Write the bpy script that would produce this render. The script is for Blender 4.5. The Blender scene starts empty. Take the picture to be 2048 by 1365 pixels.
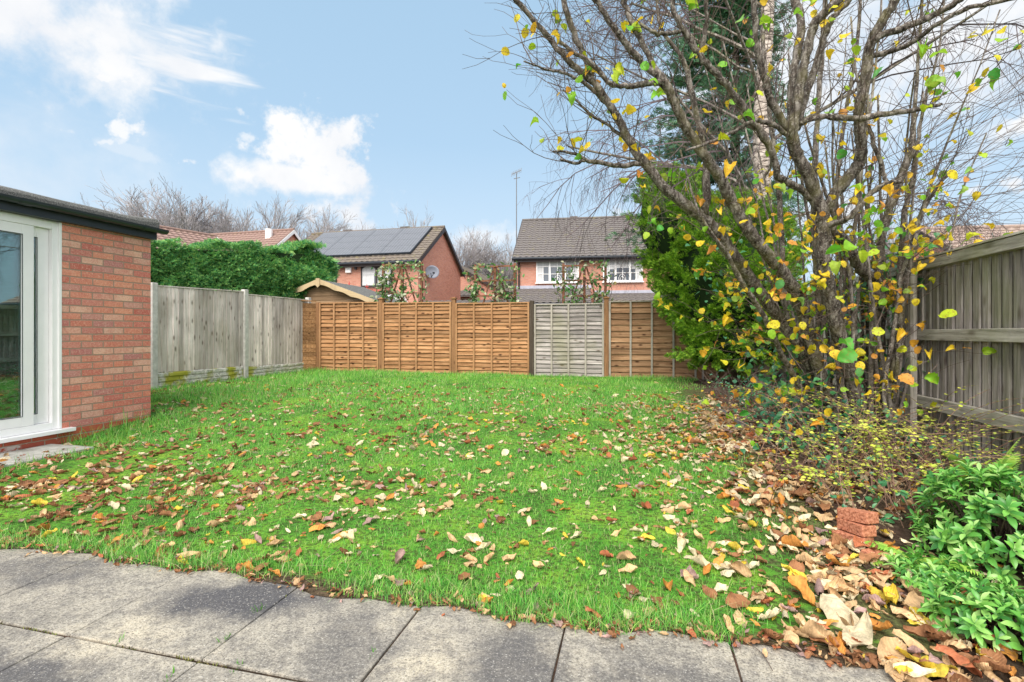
import bpy, math, random
import numpy as np
from mathutils import Vector, Matrix
rad = math.radians
random.seed(7); rng = np.random.default_rng(7)
C = bpy.context.scene.collection
SC = bpy.context.scene
H = 1.13
YAW = rad(13.82); cy_, sy_ = math.cos(YAW), math.sin(YAW)

def at(px, py, zc):
    xc = (px-1024)/1000*zc
    return Vector((-sy_*zc+cy_*xc, cy_*zc+sy_*xc, H+(668-py)/1000*zc))
def sstep(a, b, x):
    t = np.clip((x-a)/(b-a), 0, 1); return t*t*(3-2*t)
def ground_z(x, y):
    z = .215*sstep(2.0, 7.0, y)*(1-sstep(-4.5, -5.1, x)*sstep(4.5, 3.8, y))+.02*sstep(7, 11, y)*sstep(-2, -8, x)
    z = z + .012*np.sin(x*2.1+y)*np.sin(y*1.7)*sstep(2.1, 3, y)
    return z
def gp(px, py):
    z = 0.
    for _ in range(12):
        zc = (H-z)/(py-668)*1000
        p = at(px, py, zc); z = float(ground_z(p.x, p.y))
    return Vector((p.x, p.y, z))

# ---------------------------------------------------------------- materials
class NT:
    def __init__(s, name):
        s.m = bpy.data.materials.new(name); s.m.use_nodes = True
        s.t = s.m.node_tree; s.t.nodes.clear()
        s.out = s.n('ShaderNodeOutputMaterial')
    def n(s, typ, **kw):
        nd = s.t.nodes.new(typ)
        for k, v in kw.items():
            if k.startswith('i_'):
                key = k[2:]; key = int(key) if key.isdigit() else key.replace('_', ' ')
                nd.inputs[key].default_value = v
            else: setattr(nd, k, v)
        return nd
    def l(s, a, b): s.t.links.new(a, b)
    def coord(s, kind='Object', scale=(1, 1, 1), rot=(0, 0, 0)):
        tc = s.n('ShaderNodeTexCoord'); mp = s.n('ShaderNodeMapping')
        mp.inputs['Scale'].default_value = scale; mp.inputs['Rotation'].default_value = rot
        s.l(tc.outputs[kind], mp.inputs[0]); return mp.outputs[0]
    def world(s, scale=(1, 1, 1)):
        g = s.n('ShaderNodeNewGeometry'); mp = s.n('ShaderNodeMapping'); mp.inputs['Scale'].default_value = scale
        s.l(g.outputs['Position'], mp.inputs[0]); return mp.outputs[0]
    def noise(s, vec, scale=5, detail=4, rough=.55, dist=0):
        nd = s.n('ShaderNodeTexNoise'); nd.inputs['Scale'].default_value = scale; nd.inputs['Detail'].default_value = detail
        nd.inputs['Roughness'].default_value = rough; nd.inputs['Distortion'].default_value = dist
        s.l(vec, nd.inputs['Vector']); return nd.outputs['Fac']
    def ramp(s, fac, stops, interp='LINEAR'):
        r = s.n('ShaderNodeValToRGB'); r.color_ramp.interpolation = interp
        e = r.color_ramp.elements
        while len(e) < len(stops): e.new(.5)
        for el, (p, c) in zip(e, stops):
            el.position = p; el.color = (*c, 1) if len(c) == 3 else c
        s.l(fac, r.inputs[0]); return r.outputs[0]
    def mix(s, fac, a, b, mode='MIX'):
        m = s.n('ShaderNodeMix', data_type='RGBA', blend_type=mode)
        for v, i in ((fac, 0), (a, 6), (b, 7)):
            if hasattr(v, 'is_linked'): s.l(v, m.inputs[i])
            elif i == 0: m.inputs[0].default_value = v
            else: m.inputs[i].default_value = (*v, 1)
        return m.outputs[2]
    def math(s, op, a, b=0.):
        m = s.n('ShaderNodeMath', operation=op)
        for v, i in ((a, 0), (b, 1)):
            if hasattr(v, 'is_linked'): s.l(v, m.inputs[i])
            else: m.inputs[i].default_value = v
        return m.outputs[0]
    def island(s): return s.n('ShaderNodeNewGeometry').outputs['Random Per Island']
    def bsdf(s, col, rough=.8, bump=None, bstr=.3, bdist=.01, spec=.3, metal=0., trans=0.):
        p = s.n('ShaderNodeBsdfPrincipled')
        if hasattr(col, 'is_linked'): s.l(col, p.inputs['Base Color'])
        else: p.inputs['Base Color'].default_value = (*col, 1)
        if hasattr(rough, 'is_linked'): s.l(rough, p.inputs['Roughness'])
        else: p.inputs['Roughness'].default_value = rough
        p.inputs['Specular IOR Level'].default_value = spec
        p.inputs['Metallic'].default_value = metal
        if bump is not None:
            b = s.n('ShaderNodeBump'); b.inputs['Strength'].default_value = bstr; b.inputs['Distance'].default_value = bdist
            s.l(bump, b.inputs['Height']); s.l(b.outputs[0], p.inputs['Normal'])
        o = p.outputs[0]
        if trans > 0:
            t = s.n('ShaderNodeBsdfTranslucent')
            if hasattr(col, 'is_linked'): s.l(col, t.inputs[0])
            else: t.inputs[0].default_value = (*col, 1)
            mx = s.n('ShaderNodeMixShader'); mx.inputs[0].default_value = trans
            s.l(o, mx.inputs[1]); s.l(t.outputs[0], mx.inputs[2]); o = mx.outputs[0]
        s.l(o, s.out.inputs[0]); return s.m

def plain(name, col, rough=.6, spec=.3, metal=0., var=.12, scale=6):
    t = NT(name); f = t.noise(t.coord('Object'), scale, 5, .6)
    c = t.ramp(f, [(.3, tuple(v*(1-var) for v in col)), (.7, tuple(min(1, v*(1+var)) for v in col))])
    return t.bsdf(c, rough, f, .15, .004, spec, metal)
def leafmat(name, cols, trans=.3, rough=.5, spec=.35, spots=0.):
    t = NT(name); r = t.island()
    k = len(cols); c = t.ramp(r, [(i/max(1, k-1), cc) for i, cc in enumerate(cols)])
    f = t.noise(t.coord('Object'), 28, 3, .6)
    d = t.mix(f, c, (1, 1, 1), 'MULTIPLY')
    h = t.n('ShaderNodeHueSaturation'); h.inputs['Hue'].default_value = .5
    v = t.math('ADD', t.math('MULTIPLY', f, .7), .65)
    t.l(v, h.inputs['Value']); t.l(c, h.inputs['Color']); oc = h.outputs[0]
    if spots:
        f9 = t.noise(t.coord('Object'), 60, 4, .7); oc = t.mix(t.ramp(f9, [(.54, (0, 0, 0)), (.64, (spots,)*3)]), oc, (.30, .13, .03))
    return t.bsdf(oc, rough, f, .3, .004, spec, 0, trans)
def wood(name, cols, axis=2, knots=.7, green=None, rough=.85, knotcol=(.05, .02, .01), bottom=None):
    """cols: three tones; grain runs along axis"""
    t = NT(name)
    sc = [14, 14, 14]; sc[axis] = .9
    v = t.world(tuple(sc)); r = t.island()
    off = t.n('ShaderNodeVectorMath', operation='ADD'); cb = t.n('ShaderNodeCombineXYZ')
    t.l(t.math('MULTIPLY', r, 60.), cb.inputs[0]); t.l(t.math('MULTIPLY', r, 37.), cb.inputs[1]); t.l(t.math('MULTIPLY', r, 23.), cb.inputs[2])
    t.l(v, off.inputs[0]); t.l(cb.outputs[0], off.inputs[1]); v2 = off.outputs[0]
    g = t.noise(v2, 2.2, 7, .68, .5)
    c = t.ramp(g, [(.25, cols[0]), (.5, cols[1]), (.75, cols[2])])
    isl = t.n('ShaderNodeHueSaturation'); t.l(c, isl.inputs['Color'])
    t.l(t.math('ADD', t.math('MULTIPLY', r, .7), .62), isl.inputs['Value']); c = isl.outputs[0]
    ks = [9, 9, 9]; ks[axis] = 4
    vo = t.n('ShaderNodeTexVoronoi'); vo.inputs['Scale'].default_value = 1.
    vk = t.n('ShaderNodeVectorMath', operation='ADD'); t.l(t.world(tuple(ks)), vk.inputs[0]); t.l(cb.outputs[0], vk.inputs[1])
    t.l(vk.outputs[0], vo.inputs['Vector'])
    kf = t.ramp(vo.outputs['Distance'], [(.08, (1, 1, 1)), (.24, (0, 0, 0))])
    kk = t.math('MULTIPLY', kf, knots)
    c = t.mix(kk, c, knotcol)
    st = t.noise(t.world((2.2, 2.2, 1.1)), 1.4, 5, .6)
    sf = t.ramp(st, [(.5, (0, 0, 0)), (.75, (1, 1, 1))])
    c = t.mix(t.math('MULTIPLY', sf, .38), c, tuple(x*.45 for x in cols[0]))
    if green:
        gn = t.noise(t.world((1, 1, .7)), 1.1, 5, .6)
        gf = t.ramp(gn, [(.48, (0, 0, 0)), (.64, (1, 1, 1))])
        c = t.mix(t.math('MULTIPLY', gf, green[1]), c, green[0])
    return t.bsdf(c, rough, g, .5, .006, .15)

M = {}
M['white'] = plain('white_upvc', (.86, .86, .87), .3, .5, 0, .03)
M['black'] = plain('black_plastic', (.025, .032, .045), .4, .5)
M['brownframe'] = plain('brown_frame', (.04, .03, .03), .5)
M['concrete'] = plain('concrete_post', (.52, .51, .49), .9, .2, 0, .22, 14)
M['soilm'] = None
def glass(name, col=(.02, .03, .03), rough=.03):
    t = NT(name); p = t.n('ShaderNodeBsdfPrincipled'); p.inputs['Base Color'].default_value = (*col, 1)
    p.inputs['Roughness'].default_value = rough; p.inputs['IOR'].default_value = 1.5; p.inputs['Specular IOR Level'].default_value = .9
    t.l(p.outputs[0], t.out.inputs[0]); return t.m
M['glass'] = glass('window_glass', (.10, .12, .15))
M['blind'] = plain('window_blind', (.55, .56, .58), .9)
# clear patio door glass: partly see-through into a dim room
t = NT('door_glass'); g1 = t.n('ShaderNodeBsdfGlossy'); g1.inputs['Roughness'].default_value = .01; g1.inputs[0].default_value = (.8, .9, .9, 1)
tr = t.n('ShaderNodeBsdfTransparent'); tr.inputs[0].default_value = (.62, .78, .76, 1)
fr = t.n('ShaderNodeFresnel'); fr.inputs[0].default_value = 1.7
mx = t.n('ShaderNodeMixShader'); t.l(t.math('ADD', fr.outputs[0], .12), mx.inputs[0]); t.l(tr.outputs[0], mx.inputs[1]); t.l(g1.outputs[0], mx.inputs[2]); t.l(mx.outputs[0], t.out.inputs[0])
M['doorglass'] = t.m

def brickmat(name, axis, tones, mortar, scale=1., plinth=None, bw=.225, rh=.075):
    t = NT(name)
    g = t.n('ShaderNodeNewGeometry'); tc = t.n('ShaderNodeTexCoord')
    sp = t.n('ShaderNodeSeparateXYZ'); t.l(tc.outputs['Object'], sp.inputs[0])
    cb = t.n('ShaderNodeCombineXYZ'); t.l(sp.outputs[axis], cb.inputs[0]); t.l(sp.outputs[2], cb.inputs[1])
    wob = t.noise(tc.outputs['Object'], 9, 3)
    va = t.n('ShaderNodeVectorMath', operation='ADD'); t.l(cb.outputs[0], va.inputs[0])
    wc = t.n('ShaderNodeCombineXYZ'); w1 = t.math('MULTIPLY', t.math('SUBTRACT', wob, .5), .012)
    t.l(w1, wc.inputs[0]); t.l(w1, wc.inputs[1]); t.l(wc.outputs[0], va.inputs[1])
    b = t.n('ShaderNodeTexBrick'); b.offset = .5; b.inputs['Scale'].default_value = 1; b.inputs['Brick Width'].default_value = bw
    b.inputs['Row Height'].default_value = rh; b.inputs['Mortar Size'].default_value = (.0068 if plinth else .006); b.inputs['Mortar Smooth'].default_value = .3
    b.inputs['Color1'].default_value = (0, 0, 0, 1); b.inputs['Color2'].default_value = (1, 1, 1, 1); b.inputs['Mortar'].default_value = (.5, .5, .5, 1); b.inputs['Bias'].default_value = 0
    t.l(va.outputs[0], b.inputs['Vector'])
    k = len(tones)
    col = t.ramp(b.outputs['Color'], [(i/(k-1), c) for i, c in enumerate(tones)])
    sm = t.noise(tc.outputs['Object'], 7, 6, .7); fine = t.noise(tc.outputs['Object'], 130, 3, .7)
    col = t.mix(t.ramp(sm, [(.45, (0, 0, 0)), (.7, (.55, .55, .55))]), col, tones[k//2])
    sp2 = t.ramp(fine, [(.56, (0, 0, 0)), (.66, (1, 1, 1))])
    mot = t.noise(tc.outputs['Object'], 42, 5, .75); col = t.mix(t.ramp(mot, [(.36, (.4, .4, .4)), (.5, (0, 0, 0))]), col, (.45, .17, .14)); col = t.mix(t.ramp(mot, [(.52, (0, 0, 0)), (.68, (.6, .6, .6))]), col, (.74, .52, .42)); col = t.mix(t.math('MULTIPLY', sp2, .5), col, (.72, .60, .54))
    sp3 = t.ramp(fine, [(.33, (1, 1, 1)), (.42, (0, 0, 0))])
    col = t.mix(t.math('MULTIPLY', sp3, .45), col, tuple(c*.35 for c in tones[0]))
    if plinth:
        below = t.math('LESS_THAN', sp.outputs[2], plinth[0])
        col = t.mix(below, col, t.mix(b.outputs['Color'], plinth[1], plinth[2]))
    m2 = t.mix(fine, tuple(c*.85 for c in mortar), mortar)
    col = t.mix(b.outputs['Fac'], col, m2)
    if plinth:
        pe = t.noise(tc.outputs['Object'], 5, 5, .65)
        pf = t.ramp(pe, [(.50, (0, 0, 0)), (.56, (1, 1, 1))])
        low = t.math('LESS_THAN', sp.outputs[2], .075)
        nearc = t.math('LESS_THAN', sp.outputs[1], 4.0)
        col = t.mix(t.math('MULTIPLY', t.math('MULTIPLY', pf, t.math('MULTIPLY', low, nearc)), .8), col, (.62, .6, .56))
    hgt = t.math('SUBTRACT', t.math('MULTIPLY', fine, .35), t.math('MULTIPLY', b.outputs['Fac'], 1.))
    return t.bsdf(col, .9, hgt, .8, .008, .15)
T1 = [(.52, .13, .10), (.70, .25, .17), (.76, .32, .21), (.58, .16, .13), (.80, .47, .35), (.50, .20, .19), (.72, .24, .15)]
M['brick_y'] = brickmat('brick_near', 1, T1, (.40, .29, .22), plinth=(.15, (.50, .12, .07), (.40, .10, .07)))
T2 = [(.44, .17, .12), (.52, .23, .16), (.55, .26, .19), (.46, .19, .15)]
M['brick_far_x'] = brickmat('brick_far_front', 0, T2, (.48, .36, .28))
M['brick_far_y'] = brickmat('brick_far_side_lit', 1, [tuple(min(1, v*1.35) for v in c) for c in T2], (.50, .38, .30))  # same brick in lighter tones, making up for sun the side walls miss

def tilemat(name, a, b, moss=.3):
    t = NT(name); v = t.coord('Object'); f = t.noise(v, 3.2, 6, .7); f2 = t.noise(v, 22, 3, .6)
    c = t.ramp(f2, [(.3, a), (.7, b)]); mm = t.ramp(f, [(.56, (0, 0, 0)), (.72, (1, 1, 1))])
    c = t.mix(t.math('MULTIPLY', mm, moss), c, (.30, .27, .06))
    return t.bsdf(c, .9, f2, .3, .01, .15)
M['tile_brown'] = tilemat('roof_tile_brown', (.13, .11, .095), (.22, .19, .165), .6)
M['tile_grey'] = tilemat('roof_tile_grey', (.11, .10, .10), (.19, .175, .17), .35)
M['tile_red'] = tilemat('roof_tile_red', (.22, .145, .125), (.31, .215, .19), .25)
M['tile_pink'] = tilemat('roof_tile_pink', (.27, .205, .18), (.37, .29, .255), .25)

t = NT('roof_felt'); v = t.coord('Object'); f = t.noise(v, 90, 3, .8); f3 = t.noise(v, 5, 4)
c = t.ramp(f, [(.35, (.05, .05, .05)), (.6, (.20, .20, .19)), (.72, (.42, .42, .40))]); M['felt'] = t.bsdf(c, .95, f, .6, .006, .1)

M['wood_new'] = wood('lap_timber', [(.12, .05, .022), (.36, .19, .09), (.56, .34, .19)], 0, 1.)
M['wood_new_v'] = wood('lap_batten', [(.24, .125, .06), (.37, .20, .10), (.48, .29, .16)], 2, .5)
M['wood_old_lap'] = wood('grey_lap_timber', [(.12, .105, .10), (.33, .30, .29), (.56, .52, .50)], 0, .85, ((.20, .21, .08), .4))
M['wood_old_v'] = wood('grey_batten', [(.22, .20, .17), (.36, .33, .29), (.45, .42, .38)], 2, .4)
M['wood_brown'] = wood('brown_lap_timber', [(.13, .065, .035), (.31, .18, .10), (.46, .30, .18)], 0, 1.)
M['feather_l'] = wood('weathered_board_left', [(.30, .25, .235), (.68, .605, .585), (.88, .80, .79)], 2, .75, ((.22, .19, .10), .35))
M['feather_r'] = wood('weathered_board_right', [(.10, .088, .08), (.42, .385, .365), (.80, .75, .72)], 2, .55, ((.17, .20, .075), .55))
M['rail'] = wood('fence_rail_timber', [(.13, .125, .10), (.46, .44, .39), (.76, .73, .68)], 1, .5, ((.20, .23, .09), .4))
M['postbrown'] = wood('brown_post', [(.20, .10, .05), (.32, .17, .085), (.40, .23, .12)], 2, .5)
M['postdark'] = wood('dark_post', [(.05, .04, .03), (.09, .07, .055), (.14, .11, .09)], 2, .3)
M['shed'] = wood('shed_board', [(.30, .19, .11), (.38, .25, .15), (.44, .30, .19)], 0, .2)
M['barge'] = wood('shed_trim', [(.42, .32, .19), (.50, .39, .24), (.55, .44, .28)], 0, .1)
M['trellis'] = wood('trellis_timber', [(.16, .07, .045), (.24, .11, .07), (.30, .15, .10)], 2, .2)
M['oldplank'] = wood('old_plank', [(.12, .11, .10), (.22, .21, .20), (.32, .31, .30)], 1, .3)

# gravel board with moss
t = NT('gravel_board'); v = t.coord('Object'); f = t.noise(v, 16, 6, .7); f2 = t.noise(v, 3.0, 4, .6)
c = t.ramp(f, [(.35, (.34, .33, .30)), (.6, (.62, .61, .58))])
gf = t.ramp(f2, [(.47, (0, 0, 0)), (.58, (1, 1, 1))]); gp_ = t.n('ShaderNodeSeparateXYZ'); t.l(t.world(), gp_.inputs[0])
near = t.ramp(t.math('MULTIPLY', t.math('SUBTRACT', gp_.outputs[1], 6.), .2), [(.55, (1, 1, 1)), (.72, (.15, .15, .15))])
c = t.mix(t.math('MULTIPLY', gf, near), c, (.33, .33, .05)); M['gravelboard'] = t.bsdf(c, .9, f, .4, .01, .1)

# patio concrete
t = NT('patio_concrete'); v = t.world(); r = t.island()
big = t.noise(v, 2.3, 5, .6); med = t.noise(v, 14, 5, .65); fine = t.noise(v, 120, 4, .8)
c = t.ramp(big, [(.32, (.25, .235, .205)), (.5, (.42, .39, .33)), (.68, (.60, .54, .42))])
hs = t.n('ShaderNodeHueSaturation'); t.l(c, hs.inputs['Color']); t.l(t.math('ADD', t.math('MULTIPLY', r, .42), .80), hs.inputs['Value']); c = hs.outputs[0]
c = t.mix(t.ramp(med, [(.38, (.65, .65, .65)), (.55, (0, 0, 0))]), c, (.17, .16, .15))
wv = t.n('ShaderNodeVectorMath', operation='ADD'); nz = t.n('ShaderNodeTexNoise'); nz.inputs['Scale'].default_value = 4.5; nz.inputs['Detail'].default_value = 6; nz.inputs['Roughness'].default_value = .65; t.l(v, nz.inputs['Vector'])
ws = t.n('ShaderNodeVectorMath', operation='SCALE'); ws.inputs['Scale'].default_value = .34; t.l(nz.outputs['Color'], ws.inputs[0])
wo = t.n('ShaderNodeVectorMath', operation='SUBTRACT'); wo.inputs[1].default_value = (.17, .17, .17); t.l(ws.outputs[0], wo.inputs[0])
t.l(v, wv.inputs[0]); t.l(wo.outputs[0], wv.inputs[1])
for (x, y, rx, ry, rot, st) in [(-1.62, 1.79, .44, .19, .25, .95), (-2.0, 1.2, .36, .18, .1, .85), (-.38, 1.62, .22, .28, .3, .75), (-2.75, 1.8, .4, .2, 0, .65), (.10, 1.66, .3, .2, 0, .55), (-1.0, 1.6, .2, .3, .5, .5), (-1.35, 1.05, .3, .18, 0, .5)]:
    mp = t.n('ShaderNodeMapping', vector_type='TEXTURE'); mp.inputs['Location'].default_value = (x, y, 0); mp.inputs['Rotation'].default_value = (0, 0, rot); mp.inputs['Scale'].default_value = (rx, ry, 1)
    t.l(wv.outputs[0], mp.inputs[0])
    flat = t.n('ShaderNodeVectorMath', operation='MULTIPLY'); flat.inputs[1].default_value = (1, 1, 0); t.l(mp.outputs[0], flat.inputs[0])
    le = t.n('ShaderNodeVectorMath', operation='LENGTH'); t.l(flat.outputs[0], le.inputs[0])
    fa = t.ramp(le.outputs['Value'], [(.55, (st,)*3), (1., (0, 0, 0))])
    c = t.mix(fa, c, (.07, .072, .085))
vo = t.n('ShaderNodeTexVoronoi'); vo.inputs['Scale'].default_value = 95; t.l(v, vo.inputs['Vector'])
pb = t.ramp(vo.outputs['Distance'], [(.18, (1, 1, 1)), (.32, (0, 0, 0))]); rnd = t.ramp(vo.outputs['Color'], [(.62, (0, 0, 0)), (.72, (1, 1, 1))])
pf = t.math('MULTIPLY', t.math('MULTIPLY', pb, rnd), .6)
c = t.mix(pf, c, (.62, .60, .56))
grit = t.noise(v, 55, 5, .85); c = t.mix(t.ramp(grit, [(.34, (.75, .75, .75)), (.5, (0, 0, 0))]), c, (.09, .085, .08)); c = t.mix(t.ramp(grit, [(.54, (0, 0, 0)), (.7, (.6, .6, .6))]), c, (.52, .49, .42)); c = t.mix(t.ramp(fine, [(.38, (.8, .8, .8)), (.48, (0, 0, 0))]), c, (.10, .095, .09))
c = t.mix(t.ramp(fine, [(.56, (0, 0, 0)), (.68, (.5, .5, .5))]), c, (.62, .60, .55))
hh = t.math('ADD', fine, t.math('MULTIPLY', pf, .6)); M['patio'] = t.bsdf(c, .92, hh, .7, .006, .15)

t = NT('soil'); v = t.world(); f = t.noise(v, 30, 8, .75); f2 = t.noise(v, 3, 4)
c = t.ramp(f, [(.3, (.02, .014, .01)), (.5, (.07, .05, .035)), (.7, (.16, .12, .085))])
c = t.mix(t.ramp(f2, [(.5, (0, 0, 0)), (.7, (.5, .5, .5))]), c, (.20, .11, .09)); M['soil'] = t.bsdf(c, .95, f, 1., .03, .1)
t = NT('lawn_ground'); v = t.world(); f = t.noise(v, 2.2, 6, .65); f2 = t.noise(v, 40, 5, .7); f4 = t.noise(v, 9, 6, .7)
c = t.ramp(f, [(.3, (.04, .13, .02)), (.48, (.10, .29, .035)), (.64, (.24, .43, .045)), (.72, (.17, .17, .07))])
c = t.mix(t.ramp(f2, [(.42, (.8, .8, .8)), (.54, (0, 0, 0))]), c, (.05, .045, .022))
sp_ = t.n('ShaderNodeSeparateXYZ'); t.l(v, sp_.inputs[0])
e1 = t.ramp(t.math('ADD', t.math('MULTIPLY', sp_.outputs[0], .6), t.math('MULTIPLY', f4, 1.)), [(.85, (0, 0, 0)), (1., (.8, .8, .8))])
e2 = t.ramp(t.math('SUBTRACT', 3.1, t.math('ADD', sp_.outputs[1], t.math('MULTIPLY', f4, .22))), [(.93, (0, 0, 0)), (.99, (1, 1, 1))])
e3 = t.ramp(t.math('ADD', t.math('MULTIPLY', sp_.outputs[0], -.22), t.math('MULTIPLY', f4, .5)), [(1., (0, 0, 0)), (1., (.0, .0, .0))])
brown = t.ramp(f2, [(.35, (.035, .024, .016)), (.55, (.11, .08, .05)), (.7, (.24, .17, .11))])
c = t.mix(e1, c, brown); c = t.mix(e2, c, brown)
M['lawn'] = t.bsdf(c, .95, f2, 1., .02, .1)
t = NT('far_ground'); v = t.world(); f = t.noise(v, .15, 6, .6); M['farground'] = t.bsdf(t.ramp(f, [(.3, (.05, .08, .03)), (.7, (.10, .12, .06))]), .95)
t = NT('door_slab'); v = t.world(); f = t.noise(v, 9, 7, .7); M['slab'] = t.bsdf(t.ramp(f, [(.35, (.26, .25, .22)), (.55, (.46, .45, .41)), (.7, (.60, .58, .53))]), .9, f, .4, .006, .2)
t = NT('solar_cells'); v = t.coord('Object'); b = t.n('ShaderNodeTexBrick'); b.offset = 0; b.inputs['Brick Width'].default_value = .16; b.inputs['Row Height'].default_value = .16; b.inputs['Mortar Size'].default_value = .008; b.inputs['Scale'].default_value = 1
b.inputs['Color1'].default_value = (.10, .105, .12, 1); b.inputs['Color2'].default_value = (.12, .125, .14, 1); b.inputs['Mortar'].default_value = (.30, .30, .32, 1); t.l(v, b.inputs['Vector'])
M['solar'] = t.bsdf(b.outputs[0], .38, None, 0, 0, .5)
t = NT('loose_brick'); v = t.coord('Object'); f = t.noise(v, 6, 3); f2 = t.noise(v, 70, 3, .7)
c = t.ramp(f2, [(.34, (.17, .07, .045)), (.48, (.42, .16, .09)), (.7, (.66, .32, .21))]); M['loosebrick'] = t.bsdf(c, .9, f2, .4, .003, .15)
M['cresting'] = plain('red_iron', (.45, .06, .05), .5)
M['lead'] = plain('lead_flashing', (.38, .39, .47), .6)
M['dish'] = plain('dish_grey', (.30, .33, .40), .4)
M['galv'] = plain('galvanised', (.16, .16, .17), .5)

def bark(name, cols, lichen=.25, sc=1.):
    t = NT(name); v = t.world((1, 1, .35)); f = t.noise(v, 26*sc, 7, .7); f2 = t.noise(t.world(), 60*sc, 3, .7); f3 = t.noise(t.world(), 5*sc, 4)
    c = t.ramp(f, [(.36, cols[0]), (.5, cols[1]), (.62, cols[2])])
    l = t.ramp(f2, [(.54, (0, 0, 0)), (.64, (1, 1, 1))]); c = t.mix(t.math('MULTIPLY', l, lichen), c, (.55, .53, .47))
    c = t.mix(t.ramp(f3, [(.5, (0, 0, 0)), (.66, (.45, .45, .45))]), c, (.17, .16, .06))
    return t.bsdf(c, .9, f, .8, .008, .15)
M['bark'] = bark('hazel_bark', [(.022, .018, .016), (.095, .08, .07), (.27, .245, .225)], .45)
M['bark_grey'] = bark('grey_bark', [(.06, .05, .045), (.18, .155, .14), (.36, .33, .31)], .4)
M['bark_dark'] = bark('dark_bark', [(.035, .025, .02), (.07, .05, .04), (.12, .095, .075)], .1)
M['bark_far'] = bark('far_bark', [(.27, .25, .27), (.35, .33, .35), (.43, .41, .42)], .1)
t = NT('birch_bark'); v = t.world((3, 3, 14)); f = t.noise(v, 1.3, 6, .7, 1.); M['birch'] = t.bsdf(t.ramp(f, [(.40, (.05, .04, .035)), (.48, (.40, .34, .30)), (.6, (.62, .55, .50))]), .8, f, .6, .01, .2)
M['twig'] = plain('twig_bark', (.13, .10, .085), .9, .1, 0, .3)
M['twig_birch'] = plain('birch_twig', (.14, .11, .12), .9, .1, 0, .3)
M['redstem'] = plain('red_stem', (.24, .15, .11), .8, .1)

G = [(.02, .10, .02), (.05, .20, .02), (.09, .27, .02)]
M['hazel_leaf'] = leafmat('hazel_leaf', [(.16, .48, .03), (.38, .58, .03), (.74, .66, .03), (.85, .62, .03), (.86, .66, .05), (.80, .56, .04), (.82, .42, .04), (.62, .28, .07)], .4, .5, .35, .75)
M['hazel_green'] = leafmat('hazel_green_leaf', [(.06, .32, .05), (.16, .50, .04), (.34, .60, .04), (.55, .66, .05), (.12, .42, .14)], .4, .5, .35, .4)
M['hedge'] = leafmat('hedge_foliage', [(.03, .17, .07), (.09, .34, .12), (.18, .48, .12), (.42, .66, .18), (.04, .22, .11)], .3, .6)
M['hedge_core'] = plain('hedge_core', (.018, .035, .014), .95, .1)  # near-black: shade between the sprays put into the core colour
M['conifer'] = leafmat('conifer_foliage', [(.05, .15, .015), (.13, .30, .02), (.24, .45, .03), (.38, .56, .06)], .2, .6)
M['darkconifer'] = leafmat('blue_conifer_foliage', [(.05, .15, .09), (.09, .22, .11), (.14, .28, .13)], .15, .6)
M['ivy'] = leafmat('ivy_leaf', [(.025, .14, .06), (.05, .22, .09), (.09, .30, .09), (.05, .20, .13)], .15, .35, .5)
M['snow'] = leafmat('yellow_green_leaf', [(.40, .58, .06), (.62, .70, .08), (.75, .74, .14), (.30, .55, .08)], .35)
M['pieris'] = leafmat('pieris_leaf', [(.045, .20, .04), (.11, .36, .06), (.22, .52, .09), (.46, .72, .24)], .25, .35, .5)
M['fern'] = leafmat('fern_leaf', [(.16, .42, .05), (.34, .60, .09), (.50, .66, .14)], .3)
M['climber'] = leafmat('climber_leaf', [(.04, .15, .05), (.09, .24, .06), (.16, .30, .08), (.48, .52, .38), (.30, .24, .08)], .25)
M['grass'] = leafmat('grass_blade', [(.03, .16, .025), (.08, .37, .05), (.16, .54, .07), (.28, .64, .10), (.46, .66, .18), (.11, .44, .09), (.22, .40, .10), (.66, .58, .36)], .35, .5, .2)
M['moss'] = leafmat('joint_moss', [(.06, .05, .02), (.16, .20, .05), (.12, .08, .045), (.26, .30, .06), (.20, .12, .06)], .1)
M['weed'] = leafmat('weed_leaf', [(.06, .22, .02), (.12, .34, .04)], .3)
LC = {'cream': (.86, .74, .50), 'tan': (.74, .50, .27), 'brown': (.36, .17, .08), 'orange': (.76, .34, .08), 'yellow': (.84, .64, .08), 'russet': (.50, .17, .08), 'mauve': (.50, .33, .30)}
for k, c0 in LC.items():
    t = NT(k+'_dead_leaf'); v = t.coord('Object'); oi = t.n('ShaderNodeObjectInfo')
    f = t.noise(v, 32, 5, .7); sx = t.n('ShaderNodeSeparateXYZ'); t.l(v, sx.inputs[0])
    c = t.ramp(f, [(.32, tuple(q*.45 for q in c0)), (.48, tuple(q*.85 for q in c0)), (.62, c0), (.8, tuple(min(1, q*1.2+.03) for q in c0))])
    # veins: stripes slanting off the midrib
    ax = t.math('ABSOLUTE', sx.outputs[0]); w = t.math('SINE', t.math('MULTIPLY', t.math('SUBTRACT', sx.outputs[1], t.math('MULTIPLY', ax, .8)), 480.))
    vf = t.ramp(w, [(.55, (0, 0, 0)), (1., (.4, .4, .4))]); c = t.mix(vf, c, tuple(q*.6 for q in c0))
    hs = t.n('ShaderNodeHueSaturation'); t.l(c, hs.inputs['Color']); rr = t.math('ADD', oi.outputs['Random'], t.island())
    t.l(t.math('ADD', t.math('MULTIPLY', rr, .42), .55), hs.inputs['Value'])
    M['dead_'+k] = t.bsdf(hs.outputs[0], .7, t.math('ADD', w, f), .25, .003, .25, 0, .2)

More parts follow.
